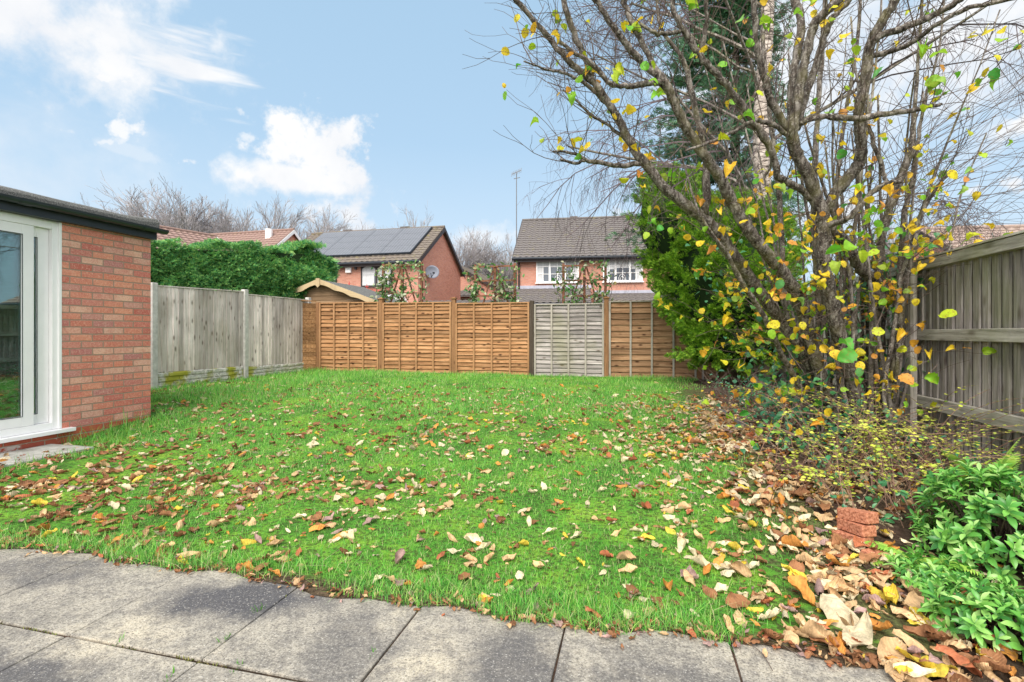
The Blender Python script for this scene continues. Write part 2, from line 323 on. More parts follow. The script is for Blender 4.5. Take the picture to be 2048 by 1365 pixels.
# ---------------------------------------------------------------- object helpers
def tag(o, label=None, cat=None, group=None, kind=None):
    if label: o['label'] = label
    if cat: o['category'] = cat
    if group: o['group'] = group
    if kind: o['kind'] = kind
    return o
def empty(name, loc, label, cat, group=None, rz=0):
    o = bpy.data.objects.new(name, None); C.objects.link(o); o.location = loc; o.rotation_euler = (0, 0, rz); o.empty_display_size = .1
    return tag(o, label, cat, group)
def link_mesh(name, me, mat, parent=None, world=True):
    """vertices given in world space; made relative to the (unrotated) parent's location when world"""
    o = bpy.data.objects.new(name, me); C.objects.link(o)
    for m in (mat if isinstance(mat, (list, tuple)) else [mat]): me.materials.append(m)
    if parent is not None:
        o.parent = parent
        if world: me.transform(Matrix.Translation(-parent.location))
    return o
class MB:
    def __init__(s): s.v = []; s.f = []
    def add(s, v, f):
        n = len(s.v); s.v += [tuple(p) for p in v]; s.f += [tuple(i+n for i in q) for q in f]
    def box(s, a, b, mat=None, bev=0):
        x0, y0, z0 = a; x1, y1, z1 = b
        v = [Vector(p) for p in ((x0, y0, z0), (x1, y0, z0), (x1, y1, z0), (x0, y1, z0), (x0, y0, z1), (x1, y0, z1), (x1, y1, z1), (x0, y1, z1))]
        if mat is not None: v = [mat @ p for p in v]
        s.add(v, [(0, 3, 2, 1), (4, 5, 6, 7), (0, 1, 5, 4), (1, 2, 6, 5), (2, 3, 7, 6), (3, 0, 4, 7)]); return s
    def bar(s, p, q, w, d, up=(0, 0, 1)):
        p = Vector(p); q = Vector(q); a = (q-p); L = a.length; a.normalize(); u = Vector(up)
        r = a.cross(u)
        if r.length < 1e-3: r = a.cross(Vector((0, 1, 0)))
        r.normalize(); u = r.cross(a)
        R = Matrix((r, a, u)).transposed().to_4x4(); R.translation = p
        return s.box((-w/2, 0, -d/2), (w/2, L, d/2), R)
    def tube(s, pts, rads, n=8, cap=True):
        pts = [Vector(p) for p in pts]; k = len(pts); st = len(s.v)
        prev = None
        for i, p in enumerate(pts):
            d = (pts[min(i+1, k-1)]-pts[max(i-1, 0)])
            if d.length < 1e-9: d = Vector((0, 0, 1))
            d.normalize()
            if prev is None:
                a = d.cross(Vector((.3, .2, 1)));
                if a.length < 1e-3: a = d.cross(Vector((1, 0, 0)))
            else: a = prev - d*prev.dot(d)
            a.normalize(); prev = a; b = d.cross(a); r = rads[i] if hasattr(rads, '__len__') else rads
            for j in range(n):
                t_ = 2*math.pi*j/n; s.v.append(tuple(p+(a*math.cos(t_)+b*math.sin(t_))*r))
        for i in range(k-1):
            for j in range(n):
                a0 = st+i*n+j; a1 = st+i*n+(j+1) % n; s.f.append((a0, a1, a1+n, a0+n))
        if cap: s.f.append(tuple(st+j for j in reversed(range(n)))); s.f.append(tuple(st+(k-1)*n+j for j in range(n)))
        return s
    def obj(s, name, mat, parent=None, smooth=False, bevel=0, world=True):
        me = bpy.data.meshes.new(name); me.from_pydata(s.v, [], s.f); me.update()
        if smooth: me.polygons.foreach_set('use_smooth', [True]*len(me.polygons))
        o = link_mesh(name, me, mat, parent, world)
        if bevel:
            b = o.modifiers.new('b', 'BEVEL'); b.width = bevel; b.segments = 2; b.limit_method = 'ANGLE'
        return o
def np_obj(name, V, F, mat, parent=None, smooth=False):
    """V (N,3), F (M,3) triangles, world space"""
    me = bpy.data.meshes.new(name); nv, nf = len(V), len(F)
    if parent is not None: V = V-np.array(parent.location)[None, :]
    me.vertices.add(nv); me.vertices.foreach_set('co', np.ascontiguousarray(V, dtype=np.float32).ravel())
    me.loops.add(nf*3); me.loops.foreach_set('vertex_index', np.ascontiguousarray(F, dtype=np.int32).ravel())
    me.polygons.add(nf); me.polygons.foreach_set('loop_start', np.arange(0, nf*3, 3, dtype=np.int32))
    me.polygons.foreach_set('use_smooth', np.full(nf, smooth)); me.update(calc_edges=True); me.validate()
    return link_mesh(name, me, mat, parent, False)
def tris(faces):
    out = []
    for f in faces:
        for i in range(1, len(f)-1): out.append((f[0], f[i], f[i+1]))
    return np.array(out)
def grid_leaf(nt=4, L=1., W=.5, prof=None, fold=.15, curl=.1, side=1, wavy=0., cup=0., seed=0):
    """leaf along +Y, blade in XY; 2*side+1 columns"""
    r = np.random.default_rng(seed); V = []; cols = 2*side+1
    for i in range(nt+1):
        t_ = i/nt; w = W*(prof(t_) if prof else math.sin(math.pi*min(.97, max(.04, t_**.85)))**.75)/2
        for j in range(cols):
            u = (j-side)/side; x = u*w; z = abs(u)*w*fold*2 - curl*L*(t_-.3)**2 + cup*u*u*w*2 + wavy*L*r.normal()*abs(u)
            V.append((x, t_*L, z))
    F = []
    for i in range(nt):
        for j in range(cols-1):
            a = i*cols+j; F.append((a, a+1, a+cols+1, a+cols))
    return np.array(V), tris(F)
def frames(Yd, up=None, roll=None):
    """rotation matrices (N,3,3), columns X,Y,Z with Y along Yd"""
    Y = Yd/np.linalg.norm(Yd, axis=1, keepdims=True)
    U = np.tile(np.array([[0, 0, 1.]]), (len(Y), 1)) if up is None else up
    U = U + rng.normal(0, .01, U.shape)
    X = np.cross(Y, U); X /= np.linalg.norm(X, axis=1, keepdims=True)+1e-9; Z = np.cross(X, Y)
    if roll is not None:
        c, s = np.cos(roll)[:, None], np.sin(roll)[:, None]; X, Z = X*c+Z*s, Z*c-X*s
    return np.stack([X, Y, Z], axis=2)
def bake(T, R, S, P):
    V, F = T; N = len(P); S = np.asarray(S); S = S[:, None, None] if S.ndim == 1 else S[:, None, :]
    W = np.einsum('nij,nkj->nki', R, V[None]*S)+P[:, None, :]
    return W.reshape(-1, 3), (F[None]+(np.arange(N)*len(V))[:, None, None]).reshape(-1, 3)
def join(parts):
    Vs, Fs, n = [], [], 0
    for V, F in parts:
        Vs.append(V); Fs.append(F+n); n += len(V)
    return np.concatenate(Vs), np.concatenate(Fs)
def unit(n, r=rng):
    v = r.normal(size=(n, 3)); return v/np.linalg.norm(v, axis=1, keepdims=True)
def smooth_path(pts, k=4):
    """Catmull-Rom on tuples of any width"""
    P = [np.array(p, float) for p in pts]; P = [2*P[0]-P[1]]+P+[2*P[-1]-P[-2]]; out = []
    for i in range(1, len(P)-2):
        for j in range(k):
            t_ = j/k; a, b, c, d = P[i-1:i+3]
            out.append(.5*((2*b)+(-a+c)*t_+(2*a-5*b+4*c-d)*t_*t_+(-a+3*b-3*c+d)*t_**3))
    out.append(P[-2]); return out

# ---------------------------------------------------------------- setting
def sheet(name, x0, x1, y0, y1, dx, mat, zf, ragged=None):
    nx = max(2, int((x1-x0)/dx)); ny = max(2, int((y1-y0)/dx))
    xs = np.linspace(x0, x1, nx+1); ys = np.linspace(y0, y1, ny+1); XX, YY = np.meshgrid(xs, ys)
    if ragged is not None: YY = YY+ragged(XX)*(1-(YY-y0)/(y1-y0))
    ZZ = zf(XX, YY); V = np.stack([XX, YY, ZZ], -1).reshape(-1, 3)
    F = []; w = nx+1
    i, j = np.meshgrid(np.arange(ny), np.arange(nx), indexing='ij'); a = (i*w+j).ravel()
    F = np.concatenate([np.stack([a, a+1, a+w+1], 1), np.stack([a, a+w+1, a+w], 1)])
    return tag(np_obj(name, V, F, mat, None, True), kind='structure')
sheet('ground', -700, 700, -300, 900, 25, M['farground'], lambda x, y: x*0-.06)
def edge_y(x):
    return 1.985+.022*np.sin(x*2.3+.6)+.022*np.sin(x*6.1)+.018*np.sin(x*15.7)+.10*sstep(.0, .9, x)*0 - .0
sheet('lawn', -7.75, 1.06, 2.0, 10.78, .12, M['lawn'], lambda x, y: ground_z(x, y)+.004, lambda x: edge_y(x)-2.05)
sheet('soil_bed', 1.05, 2.6, 1.2, 10.78, .1, M['soil'], lambda x, y: ground_z(x, y)+.012*np.sin(x*17)*np.sin(y*13)+.006)
sheet('earth_under_paving', -6.2, 1.15, .2, 2.2, .2, M['soil'], lambda x, y: x*0-.009+.003*np.sin(x*31)*np.sin(y*27))
# patio slabs, 0.6 m grid
pitch = .6; xj = [-.262+pitch*i for i in range(-10, 3)]; slabrows = [(-.38, .22), (.22, .82), (.82, 1.42), (1.42, 2.03)]
for r_, (ya, yb) in enumerate(slabrows):
    if r_ == 0: continue
    for i in range(len(xj)-1):
        xa, xb = xj[i], xj[i+1]; g_ = .0015+random.random()*.003
        mb = MB(); n = 6; dz = random.uniform(-.002, .002); tx, ty = random.uniform(-.003, .003), random.uniform(-.004, .004)
        R = Matrix.Translation(((xa+xb)/2, (ya+yb)/2, -.02+dz)) @ Matrix.Rotation(random.uniform(-.006, .006), 4, 'Z') @ Matrix.Rotation(tx, 4, 'X') @ Matrix.Rotation(ty, 4, 'Y')
        mb.box((-(xb-xa)/2+g_, -(yb-ya)/2+g_+.004, -.03), ((xb-xa)/2-g_, (yb-ya)/2-g_-.004, .02), R)
        tag(mb.obj('paving_slab', M['patio'], None, bevel=.004), kind='structure')
mb = MB(); mb.box((-5.68, 2.2, -.05), (-5.12, 3.76, .03)); o = mb.obj('door_step_slab', M['slab'], bevel=.006)
tag(o, 'pale worn stone slab in the grass below the patio door', 'stone slab')

def joint_moss():
    r_ = np.random.default_rng(5); P = []
    for k in range(2600):
        if r_.random() < .55: x = r_.uniform(-3.3, 1.); y = (1.42 if r_.random() < .8 else .82)+r_.normal(0, .004); key = x
        else: x = xj[r_.integers(0, len(xj))]+r_.normal(0, .003); y = r_.uniform(.85, 2.03); key = y+x
        if math.sin(key*7.3)+math.sin(key*17.1+1) > .35: P.append((x, y, -.009))
    P = np.array(P); n = len(P); D = unit(n, r_); D[:, 2] = np.abs(D[:, 2])+.6
    T = (np.array([(-.16, 0, 0), (.16, 0, 0), (-.12, .6, 0), (.12, .6, 0), (0, 1, -.1)]), tris([(0, 1, 3, 2), (2, 3, 4)]))
    V, F = bake(T, frames(D), r_.uniform(.007, .017, n), P); tag(np_obj('joint_moss', V, F, M['moss']), 'short moss and debris filling the paving joints', 'moss', kind='stuff')
joint_moss()
# ---------------------------------------------------------------- grass (uncountable)
def rank_noise(x, y, s, seed=0):
    r = np.random.default_rng(seed); out = 0
    for k in range(6):
        a = r.uniform(0, 6.28); f = s*r.uniform(.6, 1.6); out = out+np.sin((x*np.cos(a)+y*np.sin(a))*f+r.uniform(0, 6.28))
    return out/6
def worn(x, y):      # muddy trodden grass at the near left
    return np.clip(np.exp(-(((x+4.2)/1.1)**2+((y-2.9)/.8)**2))*1.2+.7*np.exp(-(((x+3.3)/1.2)**2+((y-2.25)/.25)**2)), 0, 1)
def soil_patch(x, y):     # bare mulch under the conifer
    return np.exp(-(((x-1.0)/.75)**2+((y-8.0)/.75)**2)*1.2)
def grass(n, x0, x1, y0, y1, hmin, hmax, wid, seed, lean=.35):
    r = np.random.default_rng(seed); x = r.uniform(x0, x1, n); y = y0+(y1-y0)*r.random(n)**1.25
    keep = (y > edge_y(x)-.06) & (x < 1.12+.08*np.sin(y*5)) & (soil_patch(x, y) < r.uniform(.25, .6, n)) & ((x > -5.62) | (y > 4.9)) & (x > -7.72) & ((x > -5.12+.05*np.sin(y*9)) | (y > 3.8)) & ~((x > -5.68) & (x < -5.13) & (y < 3.76))
    dens = .72+.5*rank_noise(x, y, 4., 3)-.5*sstep(.2, 1.1, x)*sstep(8, 6, y)-.55*sstep(.15,.5,rank_noise(x, y, 3., 14))-.55*worn(x, y)
    keep &= r.random(n) < dens
    x, y = x[keep], y[keep]; n = len(x)
    hv = hmin+(hmax-hmin)*r.random(n)**1.6; hv *= 1+.45*rank_noise(x, y, 2.5, 5)+.35*sstep(.25, 0, y-edge_y(x))
    hv *= 1+.7*sstep(-5.0, -5.6, x)+.6*np.clip(rank_noise(x, y, 9., 8)-.25, 0, 1)+.35*sstep(8.5, 10.6, y)
    nt = 3; V = []; w = wid
    V = np.array([(-w, 0, 0), (w, 0, 0), (-w*.85, 0, .4), (w*.85, 0, .4), (-w*.5, .0, .75), (w*.5, .0, .75), (0, 0, 1.)])
    F = tris([(0, 1, 3, 2), (2, 3, 5, 4), (4, 5, 6)])
    a = r.uniform(0, 6.283, n); b = np.abs(r.normal(0, lean, n))+.08; ca, sa = np.cos(a), np.sin(a)
    la = a+r.normal(0, .5, n)+1.57
    W = np.empty((n, 7, 3)); zz = V[:, 2][None]*hv[:, None]; bend = (V[:, 2]**2)[None]*(b*hv)[:, None]*1.3
    W[:, :, 0] = V[:, 0][None]*ca[:, None]+bend*np.cos(la)[:, None]; W[:, :, 1] = V[:, 0][None]*sa[:, None]+bend*np.sin(la)[:, None]; W[:, :, 2] = zz*np.sqrt(np.clip(1-(b*.55)**2, .2, 1))[:, None]
    P = np.stack([x, y, ground_z(x, y)+.002], 1); W += P[:, None, :]
    return W.reshape(-1, 3), (F[None]+(np.arange(n)*7)[:, None, None]).reshape(-1, 3)
gr = [grass(120000, -5.0, 1.2, 1.95, 4.2, .010, .034, .0012, 1, .5), grass(70000, -5.6, 1.2, 3.4, 6.8, .014, .045, .0019, 2, .45), grass(65000, -7.7, 1.2, 5.6, 10.8, .025, .065, .003, 3),
      grass(16000, -4.8, 1.0, 1.90, 2.14, .02, .06, .0014, 4, .7), grass(5000, -5.68, -4.9, 2.0, 5.0, .04, .13, .002, 5, .5)]
V, F = join(gr); print('grass tris', len(F))
tag(np_obj('grass', V, F, M['grass']), 'short bright green lawn grass', 'grass', kind='stuff')

# ---------------------------------------------------------------- fences
def tilt_slat(mb, x0, x1, z, h, y, tilt, th=.008, rot=0.):
    R = Matrix.Translation((0, y, z)) @ Matrix.Rotation(rot, 4, 'Y') @ Matrix.Rotation(tilt, 4, 'X')
    mb.box((x0, -th/2, 0), (x1, th/2, h), R)
def lap_panel(parent, x0, x1, y, zb, zt, slat_mat, batten_mat, n, seed, label=None):
    """horizontal lap panel with slats as one part, battens as others"""
    r = random.Random(seed); L = x1-x0
    o0 = bpy.data.objects.new('lap_panel', None); C.objects.link(o0); o0.parent = parent; o0.location = Vector((x0, y, zb))-parent.location
    if label: o0['label'] = label
    mb = MB(); hh = (zt-zb)/n; segs = 6
    for i in range(n):
        z0 = zb+i*hh; ph = r.uniform(0, 6); amp = r.uniform(.002, .010); th = .007; ov = .018
        V = []
        for k in range(segs+1):
            xx = x0+.012+(L-.024)*k/segs; wob = amp*math.sin(ph+k*1.3)+r.uniform(-.002, .002)
            V += [(xx, y-.026-th, z0-ov*.3+wob), (xx, y-.026, z0-ov*.3+wob), (xx, y+.004, z0+hh+ov*.5), (xx, y+.004-th, z0+hh+ov*.5)]
        F = []
        for k in range(segs):
            a = k*4
            for j in range(4): F.append((a+j, a+4+j, a+4+(j+1) % 4, a+(j+1) % 4))
        F += [(3, 2, 1, 0), (segs*4, segs*4+1, segs*4+2, segs*4+3)]
        mb.add(V, F)
    # child of panel: give world-space mesh minus absolute origin
    def sub(m_, nm, mat):
        o = m_.obj(nm, mat); o.parent = o0; o.data.transform(Matrix.Translation((-x0, -y, -zb))); return o
    sub(mb, 'slat_infill', slat_mat)
    for k in range(5):
        xx = x0+.02+(L-.04)*k/4; m2 = MB(); m2.box((xx-.019, y-.058, zb), (xx+.019, y-.037, zt-.02)); m2.box((xx-.019, y+.012, zb), (xx+.019, y+.03, zt-.02)); sub(m2, 'batten', batten_mat)
    m3 = MB(); m3.box((x0, y-.052, zt-.022), (x1, y+.03, zt+.003)); sub(m3, 'capping', batten_mat)
    return o0
BY = 10.8
bx = {k: BY*(-sy_+cy_*(k-1024)/1000)/(cy_+sy_*(k-1024)/1000) for k in (637, 763, 908, 1064, 1213, 1398, 1530)}
fence = empty('lap_fence', (bx[637], BY, .2), 'long timber lap fence across the back of the lawn with one grey panel', 'fence')
pan = [(637, 763, 1.885, 'wood_new', 'wood_new_v', 17, None), (763, 908, 1.86, 'wood_new', 'wood_new_v', 18, None), (908, 1064, 1.825, 'wood_new', 'wood_new_v', 19, None),
       (1064, 1213, 1.78, 'wood_old_lap', 'wood_old_v', 17, 'weathered grey panel'), (1213, 1398, 1.82, 'wood_brown', 'wood_old_v', 13, 'duller brown panel'), (1398, 1530, 1.80, 'wood_brown', 'wood_old_v', 13, 'duller brown panel')]
for i, (a, b, zt, m1, m2, n, lab) in enumerate(pan):
    zb = .21 if a > 1000 else .235
    lap_panel(fence, bx[a]+.052, bx[b]-.052, BY+(.02 if lab and 'grey' in lab else 0), zb, zt, M[m1], M[m2], n, i+3, lab)
for k, zt, mt in ((637, 1.90, 'postbrown'), (763, 1.95, 'postbrown'), (908, 1.93, 'postbrown'), (1064, 1.86, 'postdark'), (1213, 1.88, 'postbrown'), (1398, 1.86, 'postbrown')):
    mb = MB(); mb.box((bx[k]-.046, BY-.05, .1), (bx[k]+.046, BY+.045, zt)); p = mb.obj('post', M[mt], fence, bevel=.004)
    if k in (763, 908, 1213):
        mb = MB(); mb.box((bx[k]-.065, BY-.07, zt+.001), (bx[k]+.065, BY+.065, zt+.02)); mb.box((bx[k]-.04, BY-.045, zt+.02), (bx[k]+.04, BY+.04, zt+.035))
        c_ = mb.obj('post_cap', M['postbrown']); c_.parent = p; c_.data.transform(Matrix.Translation(-fence.location))
for k in (900,):
    pass
# little return panel at the left corner, behind the concrete post
ret = empty('return_panel', (-7.7, 10.55, .2), 'short angled orange lap panel between the grey concrete post and the back fence', 'fence panel')
mb = MB()
for i in range(17):
    z0 = .23+i*.099; a = Vector((bx[637]-.05, BY-.02, z0)); b = Vector((-7.95, BY-.52, z0+.008))
    mb.bar(a, b, .01, .112)
mb.obj('slat_infill', M['wood_new'], ret)
mb = MB(); mb.bar((bx[637]-.05, BY-.03, 1.925), (-7.95, BY-.53, 1.94), .05, .025); mb.obj('capping', M['wood_new_v'], ret)

# left fence: concrete posts, gravel boards, vertical boards, X = -7.8
LX = -7.8
lf = empty('board_fence', (LX, 6.7, .2), 'silver grey vertical board fence with concrete posts and mossy gravel boards', 'fence')
def vboards(y0, y1, z0, z1a, z1b, seed, mat, X, pitchb=.105, face=1, over=.02, jit=.01):
    r = random.Random(seed); mb = MB(); n = max(1, round((y1-y0)/pitchb)); p = (y1-y0)/n
    for i in range(n):
        ya = y0+i*p; yb = ya+p+over; zt = z1a+(z1b-z1a)*(i+.5)/n+r.uniform(-jit, 0); lo = z0+r.uniform(-jit, jit)*.5
        x0_, x1_ = X+face*.004, X+face*(.016+r.uniform(0, .004))
        # tapered feather-edge board
        V = [(X, ya, lo), (x1_, ya, lo), (x0_+face*.002, yb, lo), (X-face*.004, yb, lo)]
        V = V+[(v_[0], v_[1], zt) for v_ in V]
        mb.add(V, [(0, 3, 2, 1), (4, 5, 6, 7), (0, 1, 5, 4), (1, 2, 6, 5), (2, 3, 7, 6), (3, 0, 4, 7)])
    return mb
ly = [6.68, 8.98, 11.17 - .25]
ly = [6.66, 8.68, 10.74]
for i, yy in enumerate(ly):
    zt = [1.98, 2.04, 2.02][i]
    mb = MB(); mb.box((LX-.05, yy-.05, .1), (LX+.05, yy+.05, zt)); mb.obj('concrete_post', M['concrete'], lf, bevel=.008)
for i in range(2):
    y0, y1 = ly[i]+.052, ly[i+1]-.052; za, zb_ = ((1.925, 1.985), (1.935, 1.945))[i]
    z0 = .475 if i == 0 else .45
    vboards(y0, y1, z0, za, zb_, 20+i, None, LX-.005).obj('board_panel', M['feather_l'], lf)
    mb = MB(); mb.bar((LX-.004, y0, za+.012), (LX-.004, y1, zb_+.012), .05, .02); mb.obj('capping', M['feather_l'], lf)
    # rock-faced gravel board
    r = random.Random(5+i); mb = MB(); mb.box((LX-.03, y0, .12), (LX+.008, y1, z0-.004)); rows = 4; hh = (z0-.15)/rows
    for rr_ in range(rows):
        yy = y0+.02
        while yy < y1-.03:
            ln = min(r.uniform(.12, .32), y1-.01-yy)
            if ln > .05:
                z_a = .15+rr_*hh; 
                V = [(LX+.0085, yy, z_a), (LX+.0085, yy+ln-.012, z_a), (LX+.0085, yy+ln-.012, z_a+hh-.012), (LX+.0085, yy, z_a+hh-.012)]
                V += [(LX+.02+r.uniform(0, .014), v_[1]+(.012 if k in (0, 3) else -.012), v_[2]+(.01 if k < 2 else -.01)) for k, v_ in enumerate(V)]
                mb.add(V, [(4, 5, 6, 7), (0, 1, 5, 4), (1, 2, 6, 5), (2, 3, 7, 6), (3, 0, 4, 7)])
            yy += ln
    mb.obj('gravel_board', M['gravelboard'], lf)

# right fence X = 2.5
RX = 2.5
rf = empty('rail_fence', (RX, 5.2, .1), 'tall weathered grey feather board fence with green stained rails on the right', 'fence')
bays = [(1.3, 3.22), (3.22, 5.26), (5.26, 7.1), (7.1, 8.95), (8.95, 10.8)]
for i, (y0, y1) in enumerate(bays):
    zt = 1.72
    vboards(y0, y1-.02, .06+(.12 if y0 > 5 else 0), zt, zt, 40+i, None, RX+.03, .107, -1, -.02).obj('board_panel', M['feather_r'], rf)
    mb = MB(); mb.box((RX+.062, y0, .07), (RX+.07, y1-.02, zt-.01)); mb.obj('backing_board', M['feather_r'], rf)
    for z_, d_, w_ in ((1.745, .09, .045), (1.12, .095, .055), (.53, .10, .055)):
        if z_ > 1.7: z_ = 1.742
        mb = MB(); sag = 0 if z_ > 1 else (-.012)
        x_ = RX-.02
        mb.box((x_-w_/2, y0+.003, z_-d_/2), (x_+w_/2-.004, y1-.003, z_+d_/2)) if z_ < 1.7 else mb.box((x_-w_/2, y0+.003, z_-d_/2), (x_+w_/2+.03, y1-.003, z_+d_/2-.003))
        mb.obj('rail', M['rail'], rf, bevel=.004)
    mb = MB(); mb.box((RX-.05, y1-.05, -.05), (RX-.052+.1, y1+.05, 1.80 if i != 1 else 1.83)) if False else mb.box((RX+.035, y1-.05, -.05), (RX+.13, y1+.05, 1.69)); mb.obj('post', M['concrete'], rf)
mb = MB(); mb.box((RX-.10, 5.21, -.02), (RX-.05, 5.31, 1.70)); mb.obj('post', M['feather_r'], rf)
mb = MB(); mb.box((RX-.052, 1.3, 1.7885), (RX+.06, 5.26, 1.803)); mb.obj('capping', M['rail'], rf)

# ---------------------------------------------------------------- brick extension (left)
EX = -5.69
ext = empty('brick_extension', (EX, 4.83, 0), 'flat roofed red brick extension with white sliding patio door at the left', 'building')
mb = MB()   # wall shell with the door opening: piece right of the door, above, below; end wall; back
mb.box((EX-.28, 3.862, -.3), (EX, 4.83, 2.32))
mb.box((EX-.28, 1.6, -.3), (EX, 3.86, .125)); mb.box((EX-.28, .2, -.3), (EX, 1.6, 2.32))
me_w = mb.obj('brick_wall', M['brick_y'], ext)
me_w.data.transform(Matrix.Translation(ext.location)); me_w.location = -ext.location   # keep world-aligned object coordinates
mb = MB(); mb.box((EX-4.6, 4.55, -.3), (EX-.282, 4.829, 2.32)); mb.box((EX-4.88, .2, -.3), (EX-4.602, 4.83, 2.32)); mb.obj('rear_wall', M['brick_far_x'], ext)
mb = MB(); mb.box((EX-.24, 1.6, 2.262), (EX-.02, 3.86, 2.32)); mb.obj('lintel', M['white'], ext)
mb = MB(); mb.box((EX-4.6, .2, -.02), (EX-.284, 4.54, .05)); mb.obj('room_floor', plain('room_floor', (.16, .12, .09)), ext)
mb = MB(); mb.box((EX-4.6, .2, 2.325), (EX-.05, 4.8, 2.35)); mb.obj('ceiling', plain('room_ceiling', (.6, .6, .6)), ext)
mb = MB(); mb.box((EX-4.59, .2, .05), (EX-4.5, 4.5, 2.3)); mb.obj('inner_wall', plain('inner_wall', (.30, .33, .31)), ext)
mb = MB(); mb.box((EX-.2, .2, 2.268), (EX+.062, 4.86, 2.395)); mb.obj('fascia', M['black'], ext, bevel=.003)
# gutter: half-round tube trough with brackets
mb = MB(); gy0, gy1 = .2, 4.93; prof = [(math.cos(a)*.05, math.sin(a)*.05) for a in np.linspace(math.pi, 2*math.pi, 8)]
V = []; ys_ = [gy0, gy1]
for y_ in ys_:
    V += [(EX+.118+p[0], y_, 2.392+p[1]) for p in prof]+[(EX+.118+p[0]*.88, y_, 2.392+p[1]*.88) for p in reversed(prof)]
n_ = 16; F = [(j, (j+1) % n_, (j+1) % n_+n_, j+n_) for j in range(n_)]+[tuple(range(n_-1, -1, -1)), tuple(range(n_, 2*n_))]
mb.add(V, F)
V2 = [(EX+.118+p[0]*.9, gy1-.004, 2.391+p[1]*.9) for p in prof]; V2 += [(v_[0], gy1+.002, v_[2]) for v_ in V2]; mb.add(V2, [tuple(range(7, -1, -1)), tuple(range(8, 16))]+[(j, j+1, j+9, j+8) for j in range(7)])
gt = mb.obj('gutter', M['black'], ext)
for yb in (1.2, 2.3, 3.42, 4.62):
    mb = MB(); V = []
    for y_ in (yb, yb+.045 if yb != 3.42 else yb+.11): V += [(EX+.118+p[0]*1.14, y_, 2.394+p[1]*1.14) for p in prof]
    mb.add(V, [(j, j+1, j+9, j+8) for j in range(7)]); b_ = mb.obj('gutter_bracket', M['black']); b_.parent = gt; b_.data.transform(Matrix.Translation(-ext.location))
# felt roof with rounded kerb
mb = MB(); profr = [(EX+.10, 2.40), (EX+.098, 2.44), (EX+.075, 2.475), (EX-.0, 2.495), (EX-.2, 2.50), (EX-4.9, 2.72), (EX-4.9, 2.40)]
ny = 24; V = []; r = random.Random(2)
for i in range(ny+1):
    y_ = .15+(4.86-.15)*i/ny
    for j, (x_, z_) in enumerate(profr):
        V.append((x_, y_, z_+(r.uniform(-.006, .006) if 1 <= j <= 4 else 0)+(.035*max(0, (i-ny+1.5)/1.5) if 1 <= j <= 4 else 0)))
k = len(profr); F = [(i*k+j, i*k+(j+1) % k, (i+1)*k+(j+1) % k, (i+1)*k+j) for i in range(ny) for j in range(k)]+[tuple(range(k-1, -1, -1)), tuple(ny*k+j for j in range(k))]
mb.add(V, F); mb.obj('felt_roof', M['felt'], ext)
# patio door
door = bpy.data.objects.new('patio_door', None); C.objects.link(door); door.parent = ext; door.location = Vector((EX, 3.86, .14))-ext.location
def dsub(mb, nm, mat, bevel=0.003):
    o = mb.obj(nm, mat, bevel=bevel); o.parent = door; o.data.transform(Matrix.Translation((-EX, -3.86, -.14))); return o
mb = MB(); mb.box((EX-.09, 3.785, .165), (EX-.012, 3.858, 2.26)); mb.box((EX-.09, 1.6, 2.185), (EX-.012, 3.784, 2.26)); mb.box((EX-.09, 1.6, .165), (EX-.012, 3.784, .235))
mb.box((EX-.014, 3.835, .165), (EX+.006, 3.862, 2.264)); dsub(mb, 'frame', M['white'])
def sash(ya, yb, x0, x1, z0, z1, w, name):
    mb = MB(); mb.box((x0, ya, z0), (x1, ya+w, z1)); mb.box((x0, yb-w, z0), (x1, yb, z1)); mb.box((x0, ya+w, z1-w), (x1, yb-w, z1)); mb.box((x0, ya+w, z0), (x1, yb-w, z0+w)); dsub(mb, name, M['white'])
    xm = (x0+x1)/2; mb = MB(); mb.box((xm-.006, ya+w, z0+w), (xm+.006, yb-w, z1-w)); dsub(mb, 'pane', M['doorglass'], 0)
    mb = MB(); g0 = .007
    for a, b in (((x1, ya+w-g0, z0+w-g0), (x1+.002, yb-w+g0, z0+w)), ((x1, ya+w-g0, z1-w), (x1+.002, yb-w+g0, z1-w+g0)), ((x1, yb-w, z0+w), (x1+.002, yb-w+g0, z1-w)), ((x1, ya+w-g0, z0+w), (x1+.002, ya+w, z1-w))): mb.box(a, b)
    dsub(mb, 'glazing_gasket', M['black'], 0)
sash(2.72, 3.783, EX-.088, EX-.055, .237, 2.183, .105, 'fixed_sash')
sash(2.35, 3.632, EX-.052, EX-.018, .237, 2.183, .100, 'sliding_sash')
sash(1.62, 2.60, EX-.088, EX-.055, .237, 2.183, .085, 'fixed_sash')
mb = MB(); mb.box((EX-.03, 1.55, .118+.008), (EX+.065, 3.955, .163)); dsub(mb, 'sill', M['white'])

